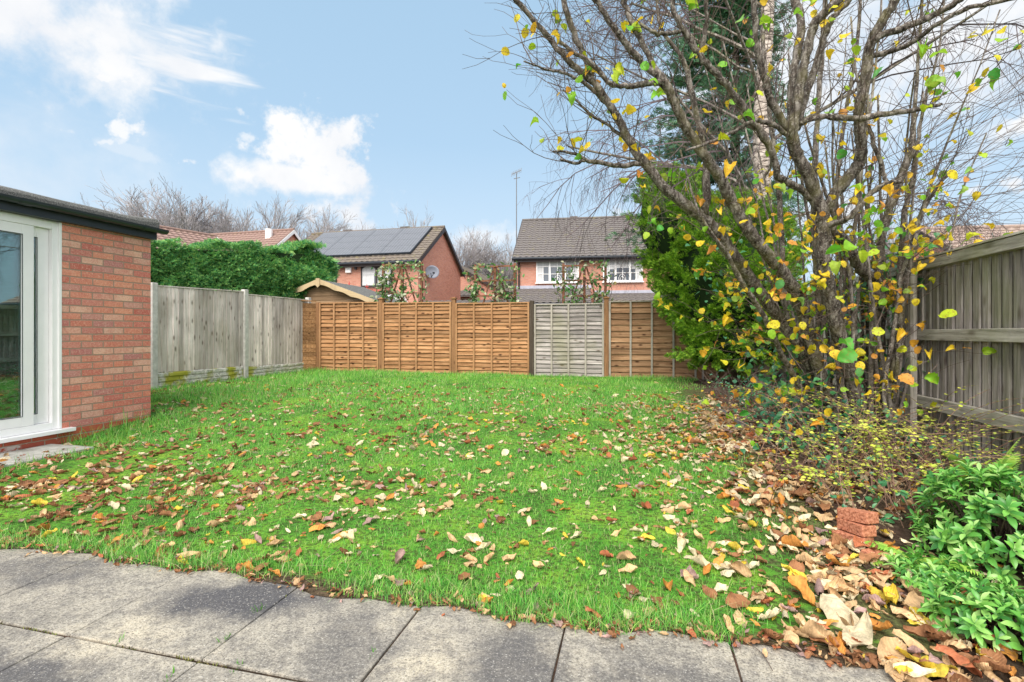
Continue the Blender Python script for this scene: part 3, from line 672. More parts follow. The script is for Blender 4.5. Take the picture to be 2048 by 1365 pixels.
# ---------------------------------------------------------------- houses
def roof_slope(mb, x0, x1, y0, z0, y1, z1, tw=.30, rows=None, amp=.022, th=.02):
    """tiled slope from eave (y0,z0) to ridge (y1,z1), x across; corrugated stepped tiles"""
    L = math.hypot(y1-y0, z1-z0); rows = rows or max(4, round(L/.29)); cols = max(6, int((x1-x0)/tw*6))
    dy, dz = (y1-y0)/L, (z1-z0)/L; nx_, nz_ = -dz, dy
    if nz_ < 0: nx_, nz_ = -nx_, -nz_
    V = []; 
    xs = np.linspace(x0, x1, cols+1)
    for i in range(rows):
        for e, off in ((0, .030), (1, .0)):
            s = L*(i+e)/rows
            for x in xs:
                u = ((x-x0)/tw) % 1; w = amp*(math.sin(2*math.pi*u) if u < .5 else .35*math.sin(2*math.pi*u))
                o_ = off+w+.004
                V.append((x, y0+dy*s+nx_*o_, z0+dz*s+nz_*o_))
    c1 = cols+1; F = []
    for k in range(2*rows-1):
        for j in range(cols): F.append((k*c1+j, k*c1+j+1, (k+1)*c1+j+1, (k+1)*c1+j))
    mb.add(V, F)
    # underside board + verge faces
    Vb = [(x0, y0, z0-.06), (x1, y0, z0-.06), (x1, y1, z1-.06), (x0, y1, z1-.06), (x0, y0, z0), (x1, y0, z0), (x1, y1, z1), (x0, y1, z1)]
    mb.add(Vb, [(0, 3, 2, 1), (4, 5, 6, 7), (0, 1, 5, 4), (1, 2, 6, 5), (2, 3, 7, 6), (3, 0, 4, 7)])
def window(parent, x0, x1, y, z0, z1, frame_mat, lights, bars=(0, 0), arch=False, blind=.45, sillm=None):
    """window in a wall facing -Y in the parent's local frame"""
    w = bpy.data.objects.new('window', None); C.objects.link(w); w.parent = parent; w.location = (x0, y, z0)
    W, Hh = x1-x0, z1-z0; fw = .055; mb = MB()
    mb.box((0, -.05, 0), (W, .02, fw)); mb.box((0, -.05, Hh-fw), (W, .02, Hh)); mb.box((0, -.05, fw), (fw, .02, Hh-fw)); mb.box((W-fw, -.05, fw), (W, .02, Hh-fw))
    xs = [0]+[W*sum(lights[:i+1])/sum(lights) for i in range(len(lights))]
    for i in range(1, len(xs)-1): mb.box((xs[i]-.045, -.052, fw), (xs[i]+.045, .018, Hh-fw))
    for i in range(len(lights)):
        a, b = xs[i]+.05, xs[i+1]-.05
        for k in range(1, bars[0]): xx = a+(b-a)*k/bars[0]; mb.box((xx-.012, -.035, fw), (xx+.012, -.012, Hh-fw))
        for k in range(1, bars[1]): zz = fw+(Hh-2*fw)*k/bars[1]; mb.box((a, -.033, zz-.012), (b, -.014, zz+.012))
        if arch:
            n = 8
            for k in range(n):
                t0, t1 = k/n, (k+1)/n; f = lambda t_: (Hh-fw-.13*(2*t_-1)**2)
                mb.add([(a+(b-a)*t0, -.04, f(t0)), (a+(b-a)*t1, -.04, f(t1)), (a+(b-a)*t1, -.04, Hh-fw), (a+(b-a)*t0, -.04, Hh-fw)], [(0, 1, 2, 3)])
    o = mb.obj('frame', frame_mat, w, world=False)
    mb = MB(); mb.box((fw*.5, -.005, fw*.5), (W-fw*.5, .0, Hh-fw*.5)); mb.obj('pane', M['glass'], w, world=False)
    if blind:
        mb = MB()
        for i in range(len(lights)):
            a, b = xs[i]+.06, xs[i+1]-.06; bl = blind if not isinstance(blind, (list, tuple)) else blind[i]
            if bl: mb.box((a, -.0085, Hh*(1-bl)), (b, -.0065, Hh-fw))
            if not arch and i in (0, len(lights)-1): 
                ca, cb2 = (a, a+(b-a)*.55) if i == 0 else (a+(b-a)*.4, b); mb.box((ca, -.0085, fw), (cb2, -.0065, Hh*(1-bl)-.01))
            if arch: mb.box((a, -.0085, fw), (a+(b-a)*.9, -.0065, Hh*(1-bl)-.01))
        mb.obj('blind', M['blind'], w, world=False)
    mb = MB(); mb.box((-.05, -.09, -.05), (W+.05, .0, -.002)); mb.obj('sill', sillm or frame_mat, w, world=False)
    return w
def house(name, loc, rz, W, D, eave, ridge, label, tile, ov=.3, along='x', cat='house', wallm=None, bargem=None, gcol=None, left_g=True):
    """gabled house; local origin front-left ground corner, front faces -Y; ridge along x or y"""
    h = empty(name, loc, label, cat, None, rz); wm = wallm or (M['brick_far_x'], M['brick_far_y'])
    mb = MB(); e_ = eave
    if along == 'x':
        V = [(0, 0, -.5), (W, 0, -.5), (W, D, -.5), (0, D, -.5), (0, 0, e_), (W, 0, e_), (W, D, e_), (0, D, e_), (0, D/2, ridge-.12), (W, D/2, ridge-.12)]
        fs = [((0, 1, 5, 4),), ((2, 3, 7, 6),)]; ss = [((1, 2, 6, 9, 5),), ((3, 0, 4, 8, 7),)]
    else:
        V = [(0, 0, -.5), (W, 0, -.5), (W, D, -.5), (0, D, -.5), (0, 0, e_), (W, 0, e_), (W, D, e_), (0, D, e_), (W/2, 0, ridge-.12), (W/2, D, ridge-.12)]
        fs = [((0, 1, 5, 8, 4),), ((2, 3, 7, 9, 6),)]; ss = [((1, 2, 6, 5),), ((3, 0, 4, 7),)]
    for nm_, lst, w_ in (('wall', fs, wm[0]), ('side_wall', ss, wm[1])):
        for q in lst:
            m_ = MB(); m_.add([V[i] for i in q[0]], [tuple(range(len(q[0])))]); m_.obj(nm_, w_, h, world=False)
    mb = MB(); half = (D if along == 'x' else W)/2; pit = (ridge-eave)/half; ez = eave-pit*ov
    if along == 'x':
        roof_slope(mb, -ov*.6, W+ov*.6, -ov, ez, D/2, ridge); roof_slope(mb, -ov*.6, W+ov*.6, D+ov, ez, D/2, ridge)
        o = mb.obj('roof', tile, h, world=False)
        m2 = MB(); m2.tube([(x_, D/2, ridge+.03+random.uniform(0, .012)) for x_ in np.linspace(-ov*.6, W+ov*.6, 20)], .085, 8); ro = m2.obj('ridge_tile', tile, None, world=False); ro.parent = o
        m2 = MB(); m2.box((-ov*.5, -ov+.02, ez-.22), (W+ov*.5, -ov+.05, ez-.03)); m2.obj('fascia', M['brownframe'], h, world=False)
        m2 = MB(); m2.tube([(-ov*.7, -ov-.05, ez-.05), (W+ov*.7, -ov-.05, ez-.055)], .06, 8); m2.obj('gutter', M['black'], h, world=False)
        for xx in (-ov*.6-.03, W+ov*.6+.0):
            m2 = MB()
            for ya in (-ov, D+ov):
                V = [(xx, ya, ez-.2), (xx+.03, ya, ez-.2), (xx+.03, D/2, ridge-.2), (xx, D/2, ridge-.2), (xx, ya, ez+.0), (xx+.03, ya, ez+.0), (xx+.03, D/2, ridge+.02), (xx, D/2, ridge+.02)]
                m2.add(V, [(0, 3, 2, 1), (4, 5, 6, 7), (0, 1, 5, 4), (1, 2, 6, 5), (2, 3, 7, 6), (3, 0, 4, 7)])
            m2.obj('bargeboard', bargem or M['brownframe'], h, world=False)
    else:
        R = Matrix.Rotation(rad(90), 4, 'Z')
        m1 = MB(); roof_slope(m1, -ov*.6, D+ov*.6, -ov, ez, W/2, ridge); roof_slope(m1, -ov*.6, D+ov*.6, W+ov, ez, W/2, ridge)
        m1.v = [(y_, x_, z_) for x_, y_, z_ in m1.v]; m1.f = [tuple(reversed(q)) for q in m1.f]
        m1.obj('roof', tile, h, world=False)
        m2 = MB()
        for xa in (-ov, W+ov):
            yy = -ov*.6-.03; V = [(xa, yy, ez-.2), (xa, yy+.03, ez-.2), (W/2, yy+.03, ridge-.2), (W/2, yy, ridge-.2), (xa, yy, ez), (xa, yy+.03, ez), (W/2, yy+.03, ridge+.02), (W/2, yy, ridge+.02)]
            m2.add(V, [(0, 3, 2, 1), (4, 5, 6, 7), (0, 1, 5, 4), (1, 2, 6, 5), (2, 3, 7, 6), (3, 0, 4, 7)])
        m2.obj('bargeboard', bargem or M['brownframe'], h, world=False)
    return h
# house with solar panels
h1 = house('solar_house', (-17.9, 22.2, 0), 0, 7.8, 6.0, 4.82, 6.83, 'red brick house with grey solar panels over most of its tiled roof', M['tile_brown'])
window(h1, 1.75, 3.42, -.01, 3.45, 4.50, M['brownframe'], [1, 1], arch=True)
window(h1, 4.78, 6.45, -.01, 3.45, 4.50, M['brownframe'], [1, 1], arch=True)
window(h1, 4.4, 6.6, -.01, 1.0, 2.2, M['brownframe'], [1, 1, 1])
pitch1 = math.atan2(6.83-4.82, 3.0)
for r_ in range(4):
    for c_ in range(4):
        R = Matrix.Translation((.72+c_*1.64, .42, 4.82+.42*math.tan(pitch1)-.32*0)) @ Matrix.Rotation(pitch1, 4, 'X')
        mb = MB(); mb.box((.01, .18+r_*.79-.35, .10), (1.63, .18+r_*.79+.775-.35, .135))
        mb.v = [tuple(Vector(v_)) for v_ in mb.v]
        o = mb.obj('solar_panel', M['solar'], h1, world=False); o.matrix_local = R
R = Matrix.Translation((.72, .42, 4.82+.42*math.tan(pitch1))) @ Matrix.Rotation(pitch1, 4, 'X')
mb = MB(); mb.box((-.03, -.235, .03), (6.6, -.19, .14)); mb.box((6.57, -.19, .03), (6.61, 3.0, .14))
for k in (.9, 2.3, 3.1, 4.4, 5.2): mb.box((k, -.28, .06), (k+.06, -.236, .12))
o = mb.obj('panel_mounting', M['black'], h1, world=False); o.matrix_local = R
mb = MB(); mb.box((3.95, -.12, 4.15), (4.25, 0, 4.5)); mb.obj('alarm_box', M['white'], h1, world=False, bevel=.02)
mb = MB(); mb.box((4.45, -.10, 4.3), (4.55, 0, 4.5)); mb.box((4.38, -.2, 4.42), (4.62, -.1, 4.56)); mb.obj('flood_lamp', M['black'], h1, world=False)
for k in (1.9, 5.4):
    mb = MB(); mb.box((k, 2.93, 6.85), (k+.5, 3.1, 7.0)); mb.obj('ridge_vent', M['tile_grey'], h1, world=False)
# dish on gable wall
mb = MB(); n = 20; V = [(0, 0, 0)]
for k in range(1, 5):
    for j in range(n):
        a = 2*math.pi*j/n; r0 = .36*k/4; V.append((.10*(k/4)**2, math.cos(a)*r0, math.sin(a)*r0*.9))
F = [(0, 1+j, 1+(j+1) % n) for j in range(n)]+[(1+(k-1)*n+j, 1+k*n+j, 1+k*n+(j+1) % n, 1+(k-1)*n+(j+1) % n) for k in range(1, 4) for j in range(n)]
mb.add(V, F); mb.v = [tuple(Vector((7.8+.22, 1.15, 4.22))+Matrix.Rotation(rad(-50), 3, 'Z') @ Vector(v_)) for v_ in mb.v]
dd = mb.obj('satellite_dish', M['dish'], h1, world=False, smooth=True); dd.modifiers.new('s', 'SOLIDIFY').thickness = .01
mb = MB(); mb.tube([(7.8, 1.15, 4.1), (8.0, 1.1, 4.15), (8.15, .8, 3.92), (8.28, .78, 4.1)], .018, 6); mb.box((8.24, .72, 4.08), (8.32, .82, 4.17)); a_ = mb.obj('dish_arm', M['black'], None, world=False); a_.parent = dd
# conservatory with red cresting, in front of the solar house
cons = empty('conservatory', (-13.3, 19.4, 0), 'white conservatory with red iron cresting on its ridge in front of the solar panel house', 'conservatory')
mb = MB(); mb.box((-13.3, 19.4, 0), (-10.4, 22.15, 2.25)); mb.obj('wall', M['white'], cons)
mb = MB(); V = [(-13.35, 19.35, 2.26), (-10.35, 19.35, 2.26), (-10.35, 22.15, 2.26), (-13.35, 22.15, 2.26), (-12.9, 20.8, 2.98), (-10.8, 20.8, 2.98), (-10.8, 22.15, 2.98), (-12.9, 22.15, 2.98)]
mb.add(V, [(0, 1, 5, 4), (1, 2, 6, 5), (3, 0, 4, 7), (2, 3, 7, 6), (4, 5, 6, 7)]); mb.obj('roof', plain('polycarbonate', (.62, .63, .68), .3), cons)
mb = MB(); mb.box((-12.95, 20.75, 2.985), (-10.75, 20.85, 3.03)); mb.obj('ridge', M['black'], cons)
mb = MB(); mb.box((-12.9, 20.77, 3.03), (-10.8, 20.80, 3.075))
for k in range(22):
    x_ = -12.85+k*.095; mb.tube([(x_, 20.785, 3.07), (x_-.03, 20.785, 3.13), (x_, 20.785, 3.19), (x_+.03, 20.785, 3.13), (x_, 20.785, 3.07)], .012, 4)
mb.box((-12.95, 20.76, 3.03), (-12.88, 20.83, 3.40)); mb.tube([(-12.92, 20.79, 3.4), (-12.92, 20.79, 3.6)], [.05, .005], 6)
for xx in (-12.0,): mb.box((xx-.012, 20.77, 3.05), (xx+.012, 20.79, 3.42)); mb.box((xx-.09, 20.77, 3.3), (xx+.09, 20.79, 3.33)); mb.box((xx-.05, 20.772, 3.22), (xx+.05, 20.788, 3.24))
mb.obj('ridge_cresting', M['cresting'], cons)

# white-windowed house in the middle
h2 = house('tiled_house', (-5.62, 23.9, 0), rad(5.9), 9.2, 7.4, 5.02, 7.5, 'red brick house with dark tiled roof and two white Georgian barred windows', M['tile_grey'])
window(h2, .95, 3.0, -.02, 3.62, 4.80, M['white'], [1, 1.15, 1], (2, 3), blind=[.35, .38, .35])
window(h2, 4.15, 6.0, -.02, 3.62, 4.80, M['white'], [1, 1.15, 1], (2, 3), blind=[.5, .45, .5])
for k, x_ in enumerate((2.0, 5.05)):   # arched ornament standing inside each window
    mb = MB()
    for q in (.10, .17): mb.tube([(x_+math.cos(a)*q*1.0, -.032, 3.70+math.sin(a)*q*1.6) for a in np.linspace(0, math.pi, 10)], .011, 5)
    mb.box((x_-.2, -.04, 3.675), (x_+.2, -.02, 3.69)); mb.obj('window_ornament', M['white'], h2, world=False)
mb = MB(); roof_slope(mb, -.1, 3.55, -2.3, 2.48, -.01, 3.32); lr = mb.obj('lean_to_roof', M['tile_grey'], h2, world=False)
mb = MB(); roof_slope(mb, 3.7, 9.3, -2.3, 2.32, -.01, 3.05); mb.obj('lean_to_roof', M['tile_grey'], h2, world=False)
mb = MB(); mb.box((-.05, -.06, 3.33), (3.6, -.003, 3.48)); mb.box((3.7, -.06, 3.06), (9.2, -.003, 3.2)); mb.obj('lead_flashing', M['lead'], h2, world=False)
mb = MB(); mb.box((0, -2.1, -.2), (9.2, -.003, 2.35)); mb.obj('lean_to_wall', M['brick_far_x'], h2, world=False)
mb = MB(); mb.tube([(-.1, -2.36, 2.43), (3.6, -2.36, 2.43)], .055, 8); mb.obj('gutter', M['black'], h2, world=False)
mb = MB(); mb.tube([(.1, -.08, 4.75), (.1, -.08, -.3)], .05, 8); mb.obj('downpipe', M['brownframe'], h2, world=False)
for k in (2.5, 5.3, 8.0):
    mb = MB(); mb.box((k, 3.62, 7.52), (k+.42, 3.8, 7.66)); mb.obj('ridge_vent', M['tile_grey'], h2, world=False)
# house behind, between the two
h3 = house('gable_house', (-16.0, 31.5, 0), 0, 7.3, 9, 4.15, 6.1, 'small red brick gable end partly hidden behind the solar panel house', M['tile_brown'], along='y')
window(h3, 4.2, 5.4, -.02, 2.6, 3.5, M['white'], [1, 1], blind=.3)
mb = MB(); roof_slope(mb, 3.6, 6.0, -1.4, 3.55, -.01, 4.0); mb.obj('porch_roof', M['tile_grey'], h3, world=False)
mb = MB(); mb.tube([(6.25, -.02, 4.0), (6.25, .0, 4.0)], [.14, .14], 10); mb.obj('gable_vent', M['brownframe'], h3, world=False)
# two red roofed houses behind the hedge
def on_ridge(name, P1, P2, D, eave, label, tile, **kw):
    d = (P2-P1); L = Vector((d.x, d.y)).length; a = math.atan2(d.y, d.x); o_ = Vector((P1.x+math.sin(a)*D/2, P1.y-math.cos(a)*D/2, 0))
    return house(name, tuple(o_), a, L, D, eave, (P1.z+P2.z)/2, label, tile, **kw)
h4 = on_ridge('red_roof_house', at(60, 415, 20.5), at(425, 471, 26.8), 8, 3.9, 'red tiled roof showing behind the hedge beside the extension', M['tile_red'], bargem=M['white'])
h5 = on_ridge('white_verge_house', at(330, 475, 32.5), at(583, 463, 30), 7, 4.6, 'red tiled roof with white vent pipe behind the right end of the hedge', M['tile_red'], bargem=M['white'])
L5 = (at(583, 463, 30)-at(330, 475, 32.5)).length; mb = MB(); mb.tube([(L5-1.1, 2.9, 6.2), (L5-1.1, 2.9, 7.35)], .2, 8); mb.obj('vent_pipe', M['white'], h5, world=False)
h6 = on_ridge('right_house', at(1848, 461, 17), at(2330, 448.5, 16.05), 7, 2.7, 'pale pink tiled roof above the fence on the right', M['tile_pink'])
# long low tiled garage roof seen over the fence between the houses
gar = empty('garage', (-10.0, 20.6, 0), 'low dark tiled garage roof just above the fence between the two houses', 'garage')
mb = MB(); roof_slope(mb, -10., -5.6, 20.3, 2.22, 22.6, 2.72); mb.obj('roof', M['tile_grey'], gar); mb = MB(); mb.box((-9.9, 20.5, -.2), (-5.7, 22.5, 2.2)); mb.obj('wall', M['brick_far_x'], gar)
# aerial mast
p = at(1033, 470, 27.5); am = empty('aerial_mast', (p.x, p.y, 0), 'tall thin aerial mast rising beside the tiled house', 'aerial mast')
mb = MB(); zt = at(0, 345, 27.5).z; mb.tube([(p.x, p.y, 0), (p.x, p.y, zt)], [.035, .022], 6); mb.obj('pole', M['galv'], am)
mb = MB(); d = Vector((.26, .02, .10))
mb.bar(Vector((p.x, p.y, zt))-d, Vector((p.x, p.y, zt))+d, .03, .03)
for k in range(7):
    q = Vector((p.x, p.y, zt))-d+d*2*k/6; mb.bar(q+Vector((0, -.1, -.16)), q+Vector((0, .1, .16)), .018, .018)
mb.bar((p.x-.15, p.y, zt-.35), (p.x+.2, p.y, zt-.3), .03, .03); mb.obj('antenna_head', M['galv'], am)

# ---------------------------------------------------------------- shed
sp_ = Vector((-8.6, 12.5, 0)); shed = empty('garden_shed', (-8.6, 12.5, 0), 'tan timber shed with scalloped bargeboard behind the left corner of the fence', 'shed')
zp, ze, hw = 2.62, 2.0, 1.72
mb = MB(); n = 20
for i in range(n):
    z0 = i*.13; z1 = z0+.128
    lim = lambda z: hw-.12 if z < ze else max(.02, (hw-.12)*(zp-.08-z)/(zp-.08-ze))
    if z0 > zp-.1: break
    a, b = lim(z0), lim(z1)
    V = [(-8.6-a, 12.5-.012, z0), (-8.6+a, 12.5-.012, z0), (-8.6+b, 12.5, z1), (-8.6-b, 12.5, z1), (-8.6-a, 12.52, z0), (-8.6+a, 12.52, z0), (-8.6+b, 12.52, z1), (-8.6-b, 12.52, z1)]
    mb.add(V, [(0, 3, 2, 1), (4, 5, 6, 7), (0, 1, 5, 4), (1, 2, 6, 5), (2, 3, 7, 6), (3, 0, 4, 7)][:] )
mb.box((-8.6+hw-.14, 12.525, 0), (-8.6+hw-.12, 14.6, ze+.02)); mb.box((-8.6-hw+.12, 12.525, 0), (-8.6-hw+.14, 14.6, ze+.02)); mb.obj('wall', M['shed'], shed)
mb = MB()
for s in (-1, 1):
    a = Vector((-8.6+s*(hw+.06), 0, ze-.03)); b = Vector((-8.6, 0, zp+.0))
    V = [(a.x, 12.3, a.z), (b.x, 12.3, b.z), (b.x, 14.7, b.z), (a.x, 14.7, a.z), (a.x, 12.3, a.z+.03), (b.x, 12.3, b.z+.03), (b.x, 14.7, b.z+.03), (a.x, 14.7, a.z+.03)]
    mb.add(V, [(0, 3, 2, 1), (4, 5, 6, 7), (0, 1, 5, 4), (1, 2, 6, 5), (2, 3, 7, 6), (3, 0, 4, 7)])
mb.obj('roof', M['felt'], shed)
for s in (-1, 1):
    mb = MB(); n = 30; V = []
    for i in range(n+1):
        u = i/n; x_ = -8.6+s*(hw+.08)*u; z_ = zp+.05-(zp-ze+.02)*u; sc_ = .035*abs(math.sin(u*math.pi*3.5))
        V += [(x_, 12.27, z_), (x_, 12.27, z_-.16+sc_), (x_, 12.295, z_-.16+sc_), (x_, 12.295, z_)]
    F = [(i*4+j, i*4+(j+1) % 4, i*4+4+(j+1) % 4, i*4+4+j) for i in range(n) for j in range(4)]; mb.add(V, F); mb.obj('bargeboard', M['barge'], shed)
mb = MB(); mb.add([(-8.66, 12.25, zp+.06), (-8.54, 12.25, zp+.06), (-8.54, 12.25, zp-.14), (-8.6, 12.25, zp-.2), (-8.66, 12.25, zp-.14), (-8.66, 12.268, zp+.06), (-8.54, 12.268, zp+.06), (-8.54, 12.268, zp-.14), (-8.6, 12.268, zp-.2), (-8.66, 12.268, zp-.14)],
    [(4, 3, 2, 1, 0), (5, 6, 7, 8, 9), (0, 1, 6, 5), (1, 2, 7, 6), (2, 3, 8, 7), (3, 4, 9, 8), (4, 0, 5, 9)]); mb.obj('finial', M['barge'], shed)

# ---------------------------------------------------------------- trellises and climbers
LT = grid_leaf(3, 1, .62, None, .12, .15)
def trellis(pxa, pxb, ytop, label, plabel, seed, dens):
    y = BY+.75; r = random.Random(seed); f = lambda px: y*(-sy_+cy_*(px-1024)/1000)/(cy_+sy_*(px-1024)/1000)
    xa, xb = f(pxa), f(pxb); zc = -sy_*(xa+xb)/2+cy_*y; zt = H+(668-ytop)/1000*zc; xm = (xa+xb)/2
    T = empty('trellis', (xm, y, 0), label, 'trellis', 'trellises standing behind the back fence')
    for x_ in (xa, xb, xm): mb = MB(); mb.box((x_-.028, y-.03, .1), (x_+.028, y+.03, zt+(.04 if x_ != xm else 0))); mb.obj('upright', M['trellis'], T)
    for z_ in (zt-.02, zt-.36, zt-.72, zt-1.1): mb = MB(); mb.box((xa, y-.05, z_-.02), (xb, y-.031, z_+.02)); mb.obj('crossbar', M['trellis'], T)
    for s in (xa, xb): mb = MB(); mb.bar((xm+(s-xm)*.08, y+.045, zt-.03), (xm+(s-xm)*.85, y+.045, zt-1.25), .035, .022, (0, 1, 0)); mb.obj('fan_bar', M['trellis'], T)
    rr = np.random.default_rng(seed); Pm = empty('climbing_plant', (xm, y-.1, .1), plabel, 'climbing plant', 'climbers on the trellises')
    mb = MB(); leafp = []
    for k in range(16):
        x = rr.uniform(xa-.03, xb+.03); z = 1.; pts = []
        while z < zt+rr.uniform(-.5, .14):
            pts.append((x, y-.07+rr.uniform(-.05, .05), z)); x = np.clip(x+rr.normal(0, .07), xa-.15, xb+.15); z += rr.uniform(.05, .13)
            for q in range(int(rr.poisson(2.3*dens))): leafp.append((x+rr.normal(0, .05), y-.08+rr.normal(0, .07), z+rr.normal(0, .05)))
        if len(pts) > 2: mb.tube(pts, .006, 4)
    mb.obj('stem', M['twig'], Pm)
    for k in range(int(60*dens)):
        leafp.append((rr.uniform(xa-.06, xb+.06), y-.1+rr.normal(0, .05), zt+rr.normal(-.02, .06))); s_ = rr.choice([xa, xb]); leafp.append((s_+rr.normal(0, .07), y-.1+rr.normal(0, .05), rr.uniform(1.8, zt)))
    P = np.array(leafp); n = len(P); D = unit(n, rr); D[:, 2] -= .4; D[:, 1] -= .3
    V, F = bake(LT, frames(D, None, rr.uniform(-1.5, 1.5, n)), rr.uniform(.06, .12, n), P); np_obj('foliage', V, F, M['climber'], Pm)
trellis(767, 843, 530, 'fan trellis covered with leafy climber in front of the solar panel house', 'dense glossy climber covering the left of the three trellises', 1, 1.25)
trellis(951, 1030, 532, 'fan trellis in the gap between the two houses behind the fence', 'leafy climber on the trellis between the two houses', 2, 1.0)
trellis(1127, 1211, 530, 'open fan trellis in front of the tiled house windows', 'thin leafy climber on the trellis before the white windows', 3, .85)

# ---------------------------------------------------------------- foliage masses
def spray_tmpl(n=7, spread=1.1, drop=.15, w=.11, seed=0):
    """flat fern-like conifer spray along +Y: a fan of narrow triangles"""
    r = np.random.default_rng(seed); V = []; F = []
    for i in range(n):
        u = (i+.5)/n; s = -1 if i % 2 else 1; a = s*spread*(1-u*.75); L = (1-u*.35)*.55; b = np.array([0, u*.55, -drop*u*u])
        d = np.array([math.sin(a), math.cos(a), -drop*.5+r.normal()*.12]); p = np.array([math.cos(a), -math.sin(a), r.normal()*.2])*w*.5
        k = len(V); V += [b-p*.6, b+d*L*.5-p, b+d*L, b+d*L*.5+p, b+p*.6]; F += [(k, k+1, k+3, k+4), (k+1, k+2, k+3)]
    return np.array(V), tris(F)
SP = [spray_tmpl(7, seed=1), spray_tmpl(8, 1.0, .25, .09, 2), spray_tmpl(6, 1.3, .05, .12, 3)]
def sprays(P, N, size, rr, drop=.2, mess=.5):
    parts = []; k = len(SP); idx = rr.integers(0, k, len(P))
    for i in range(k):
        m = idx == i; p = P[m]; n = len(p); D = N[m]+rr.normal(0, mess, (n, 3)); D[:, 2] -= drop
        parts.append(bake(SP[i], frames(D, None, rr.uniform(-1.2, 1.2, n)), size[m] if hasattr(size, '__len__') else rr.uniform(.7, 1.3, n)*size, p))
    return join(parts)
def blob_noise(D, seed, f=3.):
    r = np.random.default_rng(seed); o = 0
    for k in range(7): o = o+np.sin(D @ r.normal(0, f, 3)+r.uniform(0, 6.3))
    return o/7
# clipped hedge
A = np.array([-11.6, 6.3]); B = np.array([-9.05, 13.1]); hd = (B-A)/np.linalg.norm(B-A); hn = np.array([hd[1], -hd[0]]); hl = np.linalg.norm(B-A)
hedge = empty('conifer_hedge', (A[0], A[1], 0), 'thick clipped green conifer hedge behind the board fence', 'hedge')
def hedge_surf(s, v):   # s along, v: 0 front foot..1 top front ..2 back
    z_top = 3.05+.80*s/hl; return z_top
rr = np.random.default_rng(11); n = 34000
s = rr.uniform(-.1, hl+.05, n); kind = rr.random(n); P = np.empty((n, 3)); N = np.empty((n, 3)); zt = 2.93+.70*s/hl+.06*np.sin(s*3)+.05*np.sin(s*7.7)
fr_ = kind < .68; tp = (kind >= .68) & (kind < .86); en = kind >= .86
off = np.where(fr_, .0, rr.uniform(-1.4, 0, n)); zz = np.where(fr_, rr.uniform(0, 1, n)*(zt-1.2)+1.2, zt)
bump_ = .10*rank_noise(s*1., zz, 5., 21)+.09*rank_noise(s, zz, 14., 22); bump_ = bump_+.16*sstep(hl-2.2, hl-.2, s)*np.sin(zz*5.1+s*2)*.6
bulge = -.35*(np.abs(zz-2.3)/1.3)**3
P[:, 0] = A[0]+hd[0]*s+hn[0]*(off+bump_+bulge*fr_); P[:, 1] = A[1]+hd[1]*s+hn[1]*(off+bump_+bulge*fr_); P[:, 2] = zz+np.where(tp, bump_*.7, 0)
N[:, :2] = hn[None]*fr_[:, None]; N[:, 2] = tp*1.; N += hd.tolist()+[0] if False else 0
se = rr.uniform(0, 1, n); ang = rr.uniform(-.5, 1.6, n)
e_c = B-hn*.7
rad_ = .72+.16*np.sin(zz*4.3)+.14*rr.normal(0, 1, n)
ze_ = 1.2+rr.random(n)*2.25; rad_ = (.62+.16*np.sin(ze_*5.3+ang*3)+.10*rr.normal(0, 1, n))*np.sqrt(np.clip(1-((ze_-2.3)/1.7)**2, .1, 1))
P[en, 0] = (e_c[0]+rad_*(hn[0]*np.cos(ang)+hd[0]*np.sin(ang)))[en]; P[en, 1] = (e_c[1]+rad_*(hn[1]*np.cos(ang)+hd[1]*np.sin(ang)))[en]; P[en, 2] = ze_[en]
N[en, 0] = (hn[0]*np.cos(ang)+hd[0]*np.sin(ang))[en]; N[en, 1] = (hn[1]*np.cos(ang)+hd[1]*np.sin(ang))[en]; N[en, 2] = .25
size = rr.uniform(.075, .15, n)*(1+.8*sstep(hl-2.5, hl, s))*np.where(en, 1.35, 1)
V, F = sprays(P, N, size, rr, .1, .55); np_obj('foliage', V, F, M['hedge'], hedge)
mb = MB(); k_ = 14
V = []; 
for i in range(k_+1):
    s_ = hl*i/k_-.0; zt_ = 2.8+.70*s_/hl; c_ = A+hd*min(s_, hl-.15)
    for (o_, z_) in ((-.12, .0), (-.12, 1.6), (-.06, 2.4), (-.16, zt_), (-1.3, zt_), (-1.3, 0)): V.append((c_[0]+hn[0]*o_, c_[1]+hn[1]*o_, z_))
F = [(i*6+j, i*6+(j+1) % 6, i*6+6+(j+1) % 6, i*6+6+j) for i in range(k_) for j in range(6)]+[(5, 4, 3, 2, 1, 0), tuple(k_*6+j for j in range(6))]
mb.add(V, F); mb.obj('dark_core', M['hedge_core'], hedge)  # solid dark hull standing in for shade inside the hedge

